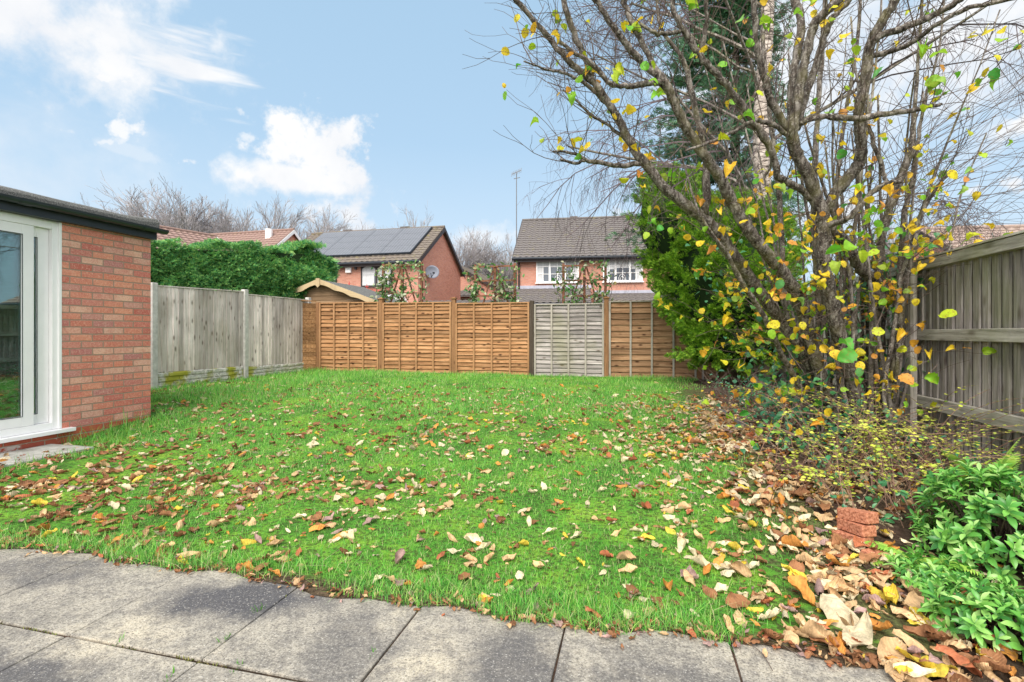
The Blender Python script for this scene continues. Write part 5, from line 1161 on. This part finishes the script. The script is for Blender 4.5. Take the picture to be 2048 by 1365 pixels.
# ivy climbing the stool and the undergrowth
def leafcloud(name, parent, mat, n, cfun, size, seed, tmpl=LT, down=.3, stems_=0):
    r_ = np.random.default_rng(seed); P = cfun(r_, n); D = unit(n, r_); D[:, 2] -= down; U = r_.normal(0, .5, (n, 3)); U[:, 2] += .8; U[:, 1] -= .6
    V, F = bake(tmpl, frames(D, U), r_.uniform(size[0], size[1], n), P); return np_obj(name, V, F, mat, parent)
IVT = grid_leaf(3, 1, .95, lambda t_: [.75, 1., .55, .08][min(3, int(t_*3+.01))], .1, .2)
ivy = empty('ivy', tuple(at(1700, 880, 4.7)), 'dark green ivy climbing among the hazel stems and over the fence post', 'ivy')
def ivy_c(r_, n):
    cs = [at(1790, 600, 4.9), at(1800, 520, 5.0), at(1750, 560, 4.8), at(1720, 620, 4.7), at(1700, 840, 4.4), at(1600, 760, 4.7), at(1640, 900, 4.2), at(1590, 880, 4.3), at(1820, 610, 4.9), at(1530, 740, 4.8), at(1760, 730, 4.8), at(1480, 560, 4.6), at(1560, 800, 5.)]
    c_ = np.array([tuple(c) for c in cs]); w = r_.integers(0, len(c_), n); return c_[w]+r_.normal(0, 1, (n, 3))*np.array([.22, .16, .20])
o = leafcloud('foliage', ivy, M['ivy'], 1100, ivy_c, (.03, .065), 5, IVT)
mb = MB()
for k in range(14):
    p = at(rr.uniform(1600, 1800), 880, 4.7); pts = [p]
    for i in range(7): p = p+Vector((rr.normal(0, .05), rr.normal(0, .04), .17)); pts.append(p)
    mb.tube(pts, .004, 4)
mb.obj('stem', M['twig'], ivy)

# low dark undergrowth of dead sticks (one tangled mass)
tang = []
for k in range(420):
    x = rr.uniform(1.15, 2.4); y = rr.uniform(3.6, 8.8); p = np.array([x, y, float(ground_z(x, y))]); d = np.array([rr.normal(0, .7), rr.normal(0, .7), rr.uniform(.1, 1.)]); L = rr.uniform(.2, .8)
    pts = [p]
    for i in range(4): d = d+rr.normal(0, .25, 3); p = p+d/np.linalg.norm(d)*L/4; pts.append(p)
    tang.append((pts, np.linspace(.003, .0015, 5)))
V, F = tubes_np(tang, 3); tag(np_obj('undergrowth', V, F, M['twig']), 'tangle of thin dead sticks under the hazel', 'undergrowth', kind='stuff')
BR = grid_leaf(4, 1, .6, None, .15, .2)
def low_c(r_, n):
    x = r_.uniform(1.15, 2.42, n); y = 3.2+r_.random(n)**1.3*5.6; return np.stack([x, y, ground_z(x, y)+.02+np.abs(r_.normal(0, .13, n))], 1)
tag(leafcloud('ground_cover', None, M['ivy'], 1100, low_c, (.02, .055), 15, BR), 'low green weeds and ivy covering the soil of the right bed', 'ground cover', kind='stuff')

# small yellow-green leaved shrubs (arching stems with paired little leaves)
SL = grid_leaf(2, 1, .8, None, .05, .1)
def arching(name, label, base, n, seed, spread=(.45, .45), hgt=(.5, .9), cat='shrub', grp=None):
    r_ = np.random.default_rng(seed); e_ = empty(name, base, label, cat, grp); st = []; LP = []; LD = []
    for k in range(n):
        p = np.array(base)+np.array([r_.normal(0, .2), r_.normal(0, .2), 0]); a = r_.uniform(0, 6.28); L = r_.uniform(.5, 1.2); d = np.array([math.cos(a)*spread[0], math.sin(a)*spread[1], 1.5]); pts = [p]; m = 14
        for i in range(m):
            d = d+np.array([math.cos(a)*.08, math.sin(a)*.08, -.13*r_.uniform(.5, 1.2)])+r_.normal(0, .05, 3); p = p+d/np.linalg.norm(d)*L/m*r_.uniform(hgt[0], hgt[1])*1.4; pts.append(p)
            if i > 3:
                for s_ in (-1, 1):
                    if r_.random() < .85: LP.append(p+r_.normal(0, .004, 3)); sd_ = np.cross(d, [0, 0, 1]); LD.append(s_*sd_/(np.linalg.norm(sd_)+1e-6)+d*.3)
        st.append((pts, np.linspace(.003, .0012, m+1)))
    V, F = tubes_np(st, 3); np_obj('stem', V, F, M['redstem'], e_)
    P = np.array(LP); D = np.array(LD); V, F = bake(SL, frames(D, None, r_.normal(0, .4, len(P))), r_.uniform(.016, .030, len(P)), P); np_obj('foliage', V, F, M['snow'], e_)
    return e_
def gpt(px, py): p = gp(px, py); return (p.x, p.y, p.z)
arching('snowberry_shrub', 'fine yellow green shrub in front of the hazel stems', gpt(1690, 960), 46, 1, grp='snowberry shrubs')
arching('snowberry_shrub', 'fine yellow green shrub between the hazel and the rail fence', gpt(1800, 935), 42, 2, grp='snowberry shrubs')
arching('snowberry_shrub', 'yellow leaved shrub arching over the loose bricks', gpt(1800, 1030), 34, 3, grp='snowberry shrubs')
arching('snowberry_shrub', 'yellow green shrub low at the left foot of the hazel', gpt(1640, 985), 26, 4, (.6, .5), (.25, .5), grp='snowberry shrubs')
arching('snowberry_shrub', 'straggly yellow green shrub against the rail fence above the fern', gpt(1890, 990), 26, 5, grp='snowberry shrubs')

# pieris-like evergreen shrubs bottom right
PL = grid_leaf(4, 1, .38, lambda t_: math.sin(math.pi*min(.98, max(.03, t_**1.2)))**.8, .18, .35)
def rosettes(name, label, centre, radii, nros, seed, base, leaf=(.036, .082), grp=None):
    r_ = np.random.default_rng(seed); e_ = empty(name, base, label, 'shrub', grp); Dm = unit(nros*3, r_); Dm = Dm[Dm[:, 2] > -.35][:nros]; P0 = np.array(centre)+Dm*np.array(radii)*(1+.15*blob_noise(Dm, seed, 3))[:, None]*(1-.45*r_.random(len(Dm))**2)[:, None]
    LP = []; LD = []; LS = []; st = []; LU = []
    for p, dm in zip(P0, Dm):
        ax = dm+np.array([0, 0, .8])+r_.normal(0, .25, 3); ax /= np.linalg.norm(ax); a = np.cross(ax, [.3, .2, .1]); a /= np.linalg.norm(a); b = np.cross(ax, a); m = r_.integers(8, 13); s0 = r_.uniform(*leaf)
        for i in range(m):
            t_ = i*2.4; el = .15+.75*(i/m); dd_ = (a*math.cos(t_)+b*math.sin(t_))*math.cos(el)+ax*math.sin(el); LP.append(p+ax*.006*i); LD.append(dd_); LS.append(s0*(1.1-.45*i/m)); LU.append(ax)
        q = np.array(base)+r_.normal(0, .05, 3)*np.array([1, 1, 0]); mid = (p+q)/2+np.array([0, 0, -.05]); st.append(([q, mid, p], [.006, .004, .003]))
    V, F = bake(PL, frames(np.array(LD), np.array(LU)), np.array(LS), np.array(LP)); np_obj('foliage', V, F, M['pieris'], e_, True)
    V, F = tubes_np(st, 4); np_obj('stem', V, F, M['bark_dark'], e_)
c1 = at(1995, 1080, 2.45); b1 = gp(2000, 1180)
rosettes('evergreen_shrub', 'large glossy green evergreen shrub in the bottom right bed', (c1.x+.04, c1.y+.0, c1.z-.05), (.33, .32, .38), 340, 4, (c1.x+.05, c1.y+.05, 0), grp='whorled evergreen shrubs')
c2 = at(1870, 1175, 2.25); rosettes('evergreen_shrub', 'low spreading whorled evergreen shoot left of the large shrub', tuple(c2), (.19, .16, .09), 80, 5, (c2.x+.08, c2.y+.05, 0), (.04, .06), grp='whorled evergreen shrubs')
c3 = at(1985, 1290, 1.84); rosettes('evergreen_shrub', 'small dark green whorled shrub in the bottom right corner', (c3.x, c3.y, max(.07, c3.z)), (.16, .14, .08), 60, 6, (c3.x, c3.y+.03, 0), (.045, .07), grp='whorled evergreen shrubs')

# ferns
def fern(name, label, base, fronds, seed, mat=None):
    r_ = np.random.default_rng(seed); e_ = empty(name, base, label, 'fern', 'ferns in the right bed'); PT = grid_leaf(2, 1, .28, lambda t_: [1., .8, .05][min(2, int(t_*2+.01))], .0, .15)
    for (ax, ay, L, el) in fronds:
        d = np.array([ax, ay, el]); d /= np.linalg.norm(d); p = np.array(base, float); pts = [p]; m = 22; LP = []; LD = []; LS = []; LU = []
        for i in range(m):
            d = d+np.array([0, 0, -.045]); d /= np.linalg.norm(d); p = p+d*L/m; pts.append(p); u = (i+1)/m
            if i >= 2:
                sd_ = np.cross(d, [0, 0, 1]); sd_ /= np.linalg.norm(sd_)
                for s_ in (-1, 1): LP.append(p); LD.append(s_*sd_+d*.35+np.array([0, 0, -.1])); LS.append(L*.26*math.sin(math.pi*min(.97, (u*.85+.12)))**.8); LU.append(np.cross(s_*sd_, d)*s_)
        mbf, ff = bake(PT, frames(np.array(LD), np.array(LU)), np.array(LS), np.array(LP)); tv, tf = tubes_np([(pts, np.linspace(.003, .001, m+1))], 4)
        V, F = join([(mbf, ff), (tv, tf)]); np_obj('frond', V, F, mat or M['fern'], e_)
fb = at(1975, 985, 2.85); fern('fern', 'upright yellow green fern by the rail fence', (fb.x, fb.y, .22), [(.22, -.12, .36, 1.15), (-.45, -.1, .36, .9), (.35, .1, .3, .9), (-.7, -.3, .32, .6), (.6, .1, .3, .5)], 1)
fb = gp(1800, 1120); fern('fern', 'low green fern spreading beside the orange bricks', (fb.x+.06, fb.y, .03), [(-.9, -.3, .28, .45), (-.7, .3, .26, .5), (.6, -.5, .26, .5), (.2, -.9, .24, .55), (-.4, -.9, .22, .5)], 2)
fb = gp(1690, 1075); fern('fern', 'tiny fern on the weathered edging plank', (fb.x, fb.y, .03), [(-.8, .3, .12, .6), (.8, .3, .12, .6), (.1, -.6, .1, .6)], 3)

# loose bricks and edging planks
def loose_brick(loc, rot, label, grp='loose bricks in the bed'):
    mb = MB(); mb.box((-.085, -.042, -.028), (.085, .042, .028)); o = mb.obj('brick', M['loosebrick'], None, bevel=.004); o.location = loc; o.rotation_euler = rot; tag(o, label, 'brick', grp)
bb_ = gp(1722, 1092); bx_, by_ = bb_.x, bb_.y
loose_brick((bx_-.02, by_+.05, .045), (.0, .12, rad(128)), 'bottom orange brick of the small stack, mostly buried in leaves')
loose_brick((bx_+.0, by_+.06, .105), (.02, .10, rad(112)), 'middle orange brick of the small stack')
loose_brick((bx_+.01, by_+.07, .163), (.05, .16, rad(122)), 'top brick of the small stack with pale mortar')
loose_brick((bx_+.03, by_-.12, .022), (.35, .05, rad(35)), 'single tilted red brick lying in front of the brick stack')
mb = MB(); mb.box((-.04, -.45, 0), (.04, .45, .03)); o = mb.obj('edging_plank', M['oldplank'], bevel=.004); p = gp(1675, 1062); o.location = (p.x-.02, p.y+.1, .0); o.rotation_euler = (.03, .25, rad(20)); tag(o, 'weathered grey edging plank sunk beside the loose bricks', 'plank', 'edging planks')
mb = MB(); mb.box((-.03, -.5, 0), (.03, .5, .04)); o = mb.obj('edging_plank', M['oldplank'], bevel=.004); p = gp(1462, 838); o.location = (p.x, p.y, p.z); o.rotation_euler = (0, .2, rad(4)); tag(o, 'weathered grey edging plank by the bare mulch under the conifer', 'plank', 'edging planks')

# weeds in the patio joints
for i, (px, py, lab) in enumerate([(517, 1222, 'thin grass tuft in the joint near the dark stained slab'), (748, 1308, 'thin grass tuft in the slab joint near the bottom centre'), (238, 1285, 'small grass tuft in the long paving joint on the left'), (475, 1336, 'little green weed in the paving joint at the bottom'), (335, 1358, 'green weed in the joint at the bottom left'), (448, 1282, 'tiny sprig in the joint below the dark stain')]):
    p = gp(px, py); n = 14; r_ = np.random.default_rng(i); D = unit(n, r_); D[:, 2] = np.abs(D[:, 2])+1.3; P = np.tile(np.array([[p.x, p.y, -.012]]), (n, 1))+r_.normal(0, .009, (n, 3))*np.array([.5, 1.6, 0])
    T = (np.array([(-.06, 0, 0), (.06, 0, 0), (-.04, .6, 0), (.04, .6, 0), (0, 1, -.1)]), tris([(0, 1, 3, 2), (2, 3, 4)]))
    V, F = bake(T, frames(D), r_.uniform(.018, .042, n), P); tag(np_obj('joint_weed', V, F, M['weed']), lab, 'weed', 'weeds in the patio joints')

# ---------------------------------------------------------------- fallen leaves
def dead_tmpl(seed):
    r = np.random.default_rng(seed); nt, side = 7, 3; V = []; cols = 7; cu, cup, tw = r.uniform(-.3, .8), r.uniform(.1, 1.9), r.uniform(-1.1, 1.1); W = r.uniform(.42, .85)
    ph = r.uniform(0, 6.3)
    for i in range(nt+1):
        t_ = i/nt; w = W*(math.sin(math.pi*min(.985, max(.03, t_**.85)))**.62)/2
        for j in range(cols):
            u = (j-3)/3; a = u*cup*(.5+.8*t_); x = w*(math.sin(a)/cup if abs(cup) > .05 else u)*1.1; z = w*(1-math.cos(a))/max(.3, cup)*1.6+.07*math.sin(ph+t_*11+u*5)*abs(u)+r.normal(0, .016)
            y = t_-.5; z += cu*(y**2)*.9; z += tw*u*w*(t_-.5)*.8; V.append((x, y, z))
    V = np.array(V); V[:, 2] -= V[:, 2].min(); F = []
    for i in range(nt):
        for j in range(cols-1): a = i*cols+j; F.append((a, a+1, a+cols+1, a+cols))
    return V, tris(F)
DT = [dead_tmpl(s) for s in range(14)]
def leaf_density(x, y):
    """relative density of fallen leaves on lawn / bed"""
    d = .42+.5*sstep(-.6, 1., x)*sstep(8, 6.8, y)+1.*np.exp(-((x-1.0)/.5)**2)*sstep(7.8, 6.5, y)+1.1*np.exp(-(((x-.75)/.55)**2+((y-5.2)/1.3)**2))
    d += 1.3*np.exp(-(((x+3.4)/1.7)**2+((y-2.8)/.8)**2))+.35*np.exp(-(((x+.8)/2.)**2+((y-4.6)/1.)**2))
    d *= np.where(y > 6.5, np.clip(1-(y-6.5)/2.4, .03, 1), 1)
    d += 1.6*np.exp(-(((x-1.0)/.42)**2+((y-2.3)/.6)**2))
    return d*np.clip(1+.9*rank_noise(x, y, 5., 9)+1.0*rank_noise(x, y, 13., 19), .05, 3)
N = 130000; x = rng.uniform(-7.5, 2.3, N); y = 1.75+rng.random(N)*7.9
ok = (rng.random(N)*3.2 < leaf_density(x, y)*.42) & ((x > -5.55) | (y > 5)) & ((y > edge_y(x)+.0) | (x > .78+.5*(1.95-y))) & (x < 2.4)
x, y = x[ok][:11500], y[ok][:11500]
# a trickle of small leaves lodged along the lawn edge
xe = rng.uniform(-4.6, .9, 460); xe = np.concatenate([xe, rng.normal(.1, .45, 160).clip(-1., .9)]); ye = edge_y(xe)+rng.normal(-.03, .03, len(xe))
names = ['cream', 'tan', 'brown', 'orange', 'yellow', 'russet', 'mauve']; pr = [.27, .30, .20, .09, .04, .06, .04]
P = np.stack([x, y], 1); n = len(P); size = rng.uniform(.038, .098, n); near_b = np.exp(-((x-1.0)/.55)**2); size *= 1+.30*near_b*rng.random(n)
size = np.where(rng.random(n) < .5, size*.5, size); colr = rng.choice(7, n, p=pr)
brownside = (x < -2.2) & (rng.random(n) < .4); colr[brownside] = 2
big = [(838, 1137, .10, 'orange'), (946, 1090, .115, 'cream'), (882, 1118, .085, 'russet'), (908, 1112, .08, 'cream'), (1100, 1072, .10, 'cream'), (1363, 1085, .11, 'cream'), (1224, 1050, .08, 'russet'), (1130, 1080, .06, 'yellow'), (1160, 1130, .10, 'yellow'), (1080, 1140, .10, 'tan'), (1213, 1118, .075, 'russet'), (1440, 1112, .10, 'cream'), (1296, 1080, .09, 'yellow'), (845, 1030, .10, 'cream'), (768, 1028, .09, 'cream'), (940, 1135, .09, 'tan'), (1020, 1122, .09, 'tan'),
       (435, 1055, .12, 'tan'), (640, 1062, .13, 'orange'), (322, 1110, .11, 'russet'), (378, 1118, .12, 'tan'), (217, 1068, .11, 'brown'), (626, 893, .12, 'cream'), (535, 970, .10, 'tan'), (1100, 1232, .08, 'brown'), (1190, 1240, .09, 'russet'), (1515, 945, .10, 'cream'), (1512, 1010, .13, 'cream'), (1560, 1085, .15, 'cream'), (1590, 1105, .13, 'orange'), (1680, 1245, .19, 'cream'), (1720, 1290, .20, 'cream'), (1600, 1200, .15, 'orange'), (1640, 1190, .13, 'mauve'), (1540, 1280, .12, 'brown'), (1690, 1185, .13, 'tan'), (1725, 1170, .13, 'cream'), (1780, 1215, .16, 'yellow'), (1850, 1235, .15, 'tan'), (1780, 1320, .15, 'tan'), (1835, 1340, .14, 'yellow'), (1870, 1358, .15, 'yellow'), (1880, 1300, .13, 'brown'), (1930, 1350, .15, 'russet'), (1760, 1270, .14, 'orange'), (1680, 1105, .13, 'brown'), (1645, 1020, .13, 'tan'), (1560, 1010, .12, 'orange'), (1490, 1065, .11, 'tan'), (1460, 1030, .11, 'yellow'), (1850, 1290, .13, 'brown'), (1620, 1285, .12, 'tan'), (1990, 1362, .12, 'brown'), (1480, 1150, .11, 'tan'), (1415, 1150, .10, 'orange'), (1580, 1150, .11, 'yellow')]
rows = []
for px, py, s_, c_ in big: p = gp(px, py); rows.append((p.x, p.y, s_*.92, names.index(c_), 99.))
allx = np.concatenate([x, xe]); ally = np.concatenate([y, ye]); alls = np.concatenate([size, rng.uniform(.018, .042, len(xe))]); allc = np.concatenate([colr, rng.choice([2, 5, 6, 1], len(xe), p=[.45, .15, .15, .25])])
zc = -sy_*allx+cy_*ally; score = alls/np.maximum(zc, .5)
pxx = 1024+1000*(cy_*allx+sy_*ally)/zc; pyy = 668+1000*(H-ground_z(allx, ally))/zc
score = np.where((pxx > 0) & (pxx < 2048) & (pyy < 1365), score, 0)
order = np.argsort(-score); NI = 300-len(rows)
for i in order[:NI]: rows.append((allx[i], ally[i], alls[i], int(allc[i]), 0))
rest = order[NI:]
cache = {}
cword = {'cream': 'pale cream', 'tan': 'light tan', 'brown': 'dull brown', 'orange': 'orange', 'yellow': 'yellow', 'russet': 'dark russet', 'mauve': 'greyish mauve'}
r = random.Random(4)
for (lx, ly_, s_, ci, _) in rows:
    k = r.randrange(14); c_ = names[ci]
    if (k, ci) not in cache:
        V, F = DT[k]; o = np_obj('fallen_leaf', V*1., F, M['dead_'+c_], None, True); cache[(k, ci)] = o.data
        o.data.transform(Matrix.Scale(.1, 4))
    else: o = bpy.data.objects.new('fallen_leaf', cache[(k, ci)]); C.objects.link(o)
    on_paving = ly_ < float(edge_y(lx))-.02 and lx < .8; in_bed = lx > 1.0
    z = float(ground_z(lx, ly_))+(.004 if on_paving else (.02 if in_bed else r.uniform(.004, .020))); 
    if s_ > .11 and lx > .6: z += .012
    o.location = (lx, ly_, z); o.scale = (s_*10,)*3; o.rotation_euler = (r.gauss(0, .28), r.gauss(0, .28), r.uniform(0, 6.28))
    if r.random() < .3 and not on_paving: o.rotation_euler[0] += math.pi; o.location.z += s_*.22
    where = 'on the concrete paving' if on_paving else 'on the soil of the right bed' if in_bed else 'in the grass along the patio edge' if ly_ < 2.25 else 'on the grass beside the right bed' if lx > .2 else 'on the left side of the lawn' if lx < -2.2 else 'on the middle of the lawn'
    tag(o, f'{cword[c_]} curled fallen leaf {where}', 'fallen leaf', 'fallen leaves on the lawn, bed and paving')
# the countless rest
for_mats = []; allV = []; allF = []; mi = []; nn = 0
for ci in range(7):
    for k in range(14):
        m = rest[(allc[rest] == ci) & ((rest % 14) == k)]
        if len(m) == 0: continue
        q = len(m); e1, e2 = rng.normal(0, .35, q), rng.normal(0, .35, q); a = rng.uniform(0, 6.28, q); D = np.stack([np.cos(a), np.sin(a), e1], 1); U = np.stack([rng.normal(0, .3, q), rng.normal(0, .3, q), np.where(rng.random(q) < .3, -1., 1.)], 1)
        Pq = np.stack([allx[m], ally[m], ground_z(allx[m], ally[m])+rng.uniform(.0, .018, q)+(U[:, 2] < 0)*alls[m]*.2], 1)
        V, F = bake(DT[k], frames(D, U), alls[m], Pq); allV.append(V); allF.append(F+nn); nn += len(V); mi.append(np.full(len(F), ci))
o = np_obj('leaf_litter', np.concatenate(allV), np.concatenate(allF), [M['dead_'+c_] for c_ in names], None, True); o.data.polygons.foreach_set('material_index', np.concatenate(mi).astype(np.int32))
tag(o, 'countless smaller dry leaves scattered over the grass and bed', 'leaf litter', kind='stuff'); print('litter', len(rest))

# twigs lying on the paving
tw = []
for (a, b) in (((1500, 1290), (1545, 1345)), ((1520, 1275), (1600, 1318)), ((1560, 1290), (1700, 1300))):
    p, q = gp(*a), gp(*b); mid = (p+q)/2+Vector((.01, .01, .004)); mb = MB(); mb.tube([(p.x, p.y, .006), (mid.x, mid.y, .009), (q.x, q.y, .006)], .0014, 5); tag(mb.obj('fallen_twig', M['twig']), {1500: 'thin twig on the slab pointing down to the bottom edge', 1520: 'short thin twig on the slab beside the leaf pile', 1560: 'long thin twig along the edge of the leaf pile'}[a[0]], 'twig', 'twigs on the paving')

# ---------------------------------------------------------------- light and sky
SUN_EL, SUN_AZ = 50, 182   # azimuth: compass-like, from +Y clockwise
w = bpy.data.worlds.new('World'); SC.world = w; w.use_nodes = True; nt = w.node_tree; nt.nodes.clear()
class WT(NT):
    def __init__(s): s.t = nt
W = WT(); out = W.n('ShaderNodeOutputWorld'); bg = W.n('ShaderNodeBackground'); W.l(bg.outputs[0], out.inputs[0])
sky = W.n('ShaderNodeTexSky'); sky.sky_type = 'NISHITA'; sky.sun_disc = False; sky.sun_elevation = rad(SUN_EL); sky.sun_rotation = rad(SUN_AZ); sky.altitude = 50; sky.air_density = 1.; sky.dust_density = .6; sky.ozone_density = 1.2
STR = .105; bg.inputs[1].default_value = STR
gen = W.n('ShaderNodeTexCoord').outputs['Generated']
base = W.mix(.78, sky.outputs[0], (2.4, 3.65, 4.8))
sep = W.n('ShaderNodeSeparateXYZ'); W.l(gen, sep.inputs[0])
horiz = W.ramp(sep.outputs[2], [(.0, (.85,)*3), (.16, (.6,)*3), (.35, (.15,)*3), (.7, (0, 0, 0))])
base = W.mix(horiz, base, (3.75, 4.45, 5.1))
rear_fill_mask = W.n('ShaderNodeMapRange'); rear_fill_mask.interpolation_type = 'SMOOTHSTEP'; rear_fill_mask.inputs['From Min'].default_value = .30; rear_fill_mask.inputs['From Max'].default_value = -.15; W.l(sep.outputs[1], rear_fill_mask.inputs['Value'])  # mask for the sky out of view, behind and beside the camera
# warp directions with noise for ragged cloud edges
nz = W.n('ShaderNodeTexNoise'); nz.inputs['Scale'].default_value = 5.; nz.inputs['Detail'].default_value = 9; nz.inputs['Roughness'].default_value = .62; W.l(gen, nz.inputs['Vector'])
nb = W.n('ShaderNodeTexNoise'); nb.inputs['Scale'].default_value = 17.; nb.inputs['Detail'].default_value = 8; nb.inputs['Roughness'].default_value = .6; W.l(gen, nb.inputs['Vector'])
warp = W.math('ADD', W.math('MULTIPLY', W.math('SUBTRACT', nz.outputs['Fac'], .5), 3.4), W.math('MULTIPLY', W.math('SUBTRACT', nb.outputs['Fac'], .5), 2.8))
nc = W.n('ShaderNodeTexNoise'); nc.inputs['Scale'].default_value = 52.; nc.inputs['Detail'].default_value = 6; W.l(gen, nc.inputs['Vector']); warp3 = W.math('MULTIPLY', W.math('SUBTRACT', nc.outputs['Fac'], .58), 3.2)
# streaky version for the wispy cloud
mp = W.n('ShaderNodeMapping'); mp.inputs['Scale'].default_value = (2.2, 2.2, 16); mp.inputs['Rotation'].default_value = (0, rad(-14), 0); W.l(gen, mp.inputs[0])
ns = W.n('ShaderNodeTexNoise'); ns.inputs['Scale'].default_value = 2.2; ns.inputs['Detail'].default_value = 8; W.l(mp.outputs[0], ns.inputs['Vector'])
warp2 = W.math('MULTIPLY', W.math('SUBTRACT', ns.outputs['Fac'], .5), 4.2)
def blob(px, py, rx, ry, rot=0., op=1., streak=False, soft=.9):
    d = (at(px, py, 1)-Vector((0, 0, H))).normalized(); rgt = d.cross(Vector((0, 0, 1))).normalized(); up = rgt.cross(d)
    c_, s_ = math.cos(rot), math.sin(rot); r2 = rgt*c_+up*s_; u2 = up*c_-rgt*s_; k = 1000*(1+((px-1024)/1000)**2+((py-668)/1000)**2)**.5
    def dot(v, sc_):
        m = W.n('ShaderNodeVectorMath', operation='DOT_PRODUCT'); W.l(gen, m.inputs[0]); m.inputs[1].default_value = tuple(v*sc_); return m.outputs['Value']
    a = dot(r2, k/rx); b = dot(u2, k/ry); f = dot(d, 1.)
    q = W.math('SQRT', W.math('ADD', W.math('MULTIPLY', a, a), W.math('MULTIPLY', b, b)))
    v = W.math('ADD', W.math('SUBTRACT', 1., q), warp2 if streak else (W.math('ADD', warp, warp3) if rx < 80 else warp if rx < 150 else W.math('MULTIPLY', warp, .5)))
    m = W.n('ShaderNodeMapRange'); m.interpolation_type = 'SMOOTHSTEP'; m.inputs['From Min'].default_value = 0.; m.inputs['From Max'].default_value = soft; m.inputs['To Max'].default_value = op; W.l(v, m.inputs['Value'])
    return W.math('MULTIPLY', m.outputs[0], W.math('GREATER_THAN', f, 0.))
cl = None
for args in [(20, 20, 390, 190, 0, 1., False, .8), (100, 60, 300, 130, 0, 1., False, .7), (300, 85, 230, 75, -.2, .97, True, .9), (230, 70, 230, 80, -.15, .95, False, .9), (350, 120, 150, 40, -.1, .9, True, .9), (80, 165, 40, 14), (210, 158, 45, 14, .2), (460, 215, 58, 13, -.25, .6, False), (243, 256, 36, 22, .6, .9), (212, 283, 44, 14, .3, .7), (140, 262, 40, 16, 0, .5), (235, 296, 90, 16, -.15, .35), (375, 323, 46, 12), (505, 277, 18, 10, 0, .6),
             (655, 300, 115, 75, .15, 1., False, .6), (600, 362, 190, 40, 0, 1., False, .6), (690, 335, 85, 72, 0, 1., False, .6), (700, 425, 125, 50, 0, .9, False, .7), (735, 455, 85, 55, 0, .85, False, .7), (735, 300, 28, 55), (0, 330, 420, 260, 0, .5, False, 1.6), (60, 215, 200, 26, -.15, .3, True, 2.2),
             (1960, 90, 520, 260, .1, .97, False, 1.), (1680, 150, 380, 260, 0, .92, False, 1.1), (2020, 365, 60, 28), (1680, 420, 150, 60, 0, .9, False, .9), (1250, 430, 60, 30, 0, .5), (980, 478, 110, 30, 0, .6), (2090, 240, 120, 40)]:
    b_ = blob(*args); cl = b_ if cl is None else W.math('MAXIMUM', cl, b_)
shade = W.ramp(nb.outputs['Fac'], [(.3, (7.2, 7.5, 8.0)), (.6, (8.6, 8.6, 8.7))])
# HDR values above 1 are set through a scale node
sc1 = W.n('ShaderNodeVectorMath', operation='SCALE'); sc1.inputs['Scale'].default_value = 5.35; sr = W.ramp(nz.outputs['Fac'], [(.35, (.86, .885, .93)), (.6, (1, 1, 1))]); W.l(sr, sc1.inputs[0])
hz0 = W.n('ShaderNodeVectorMath', operation='SCALE'); hz0.inputs['Scale'].default_value = 1.
skycol = W.mix(cl, base, sc1.outputs[0])
rear_fill = W.n('ShaderNodeVectorMath', operation='SCALE'); rear_fill.inputs['Scale'].default_value = 9.5; W.l(W.ramp(nz.outputs['Fac'], [(.35, (.78, .80, .84)), (.6, (1, .98, .95))]), rear_fill.inputs[0])  # brightness added to the unseen sky to light walls and fences
W.l(W.mix(rear_fill_mask.outputs[0], skycol, rear_fill.outputs[0]), bg.inputs[0])
# rebuild paler sky tones with scaled vectors (ramp colours clamp at 1 only on display)
sun = bpy.data.lights.new('sun', 'SUN'); sun.energy = 2.6; sun.angle = rad(40); sun.color = (1., .92, .82); so = bpy.data.objects.new('sun', sun); C.objects.link(so)
az, el = rad(SUN_AZ), rad(SUN_EL); sd = Vector((math.sin(az)*math.cos(el), math.cos(az)*math.cos(el), math.sin(el))); so.rotation_euler = (-sd).to_track_quat('-Z', 'Y').to_euler(); so.location = (0, -5, 20)
cam = bpy.data.cameras.new('camera'); co = bpy.data.objects.new('camera', cam); C.objects.link(co); co.location = (0, 0, H); co.rotation_euler = (rad(90), 0, YAW)
cam.sensor_width = 36; cam.lens = 36*1000/2048; cam.shift_y = -14.5/2048; cam.clip_start = .05; cam.clip_end = 2500; SC.camera = co
SC.render.resolution_x, SC.render.resolution_y = 1024, 682
SC.view_settings.view_transform = 'Standard'; SC.view_settings.look = 'None'; SC.view_settings.exposure = .88; SC.view_settings.gamma = 1
SC.cycles.max_bounces = 6; SC.cycles.transparent_max_bounces = 8; SC.cycles.use_denoising = True
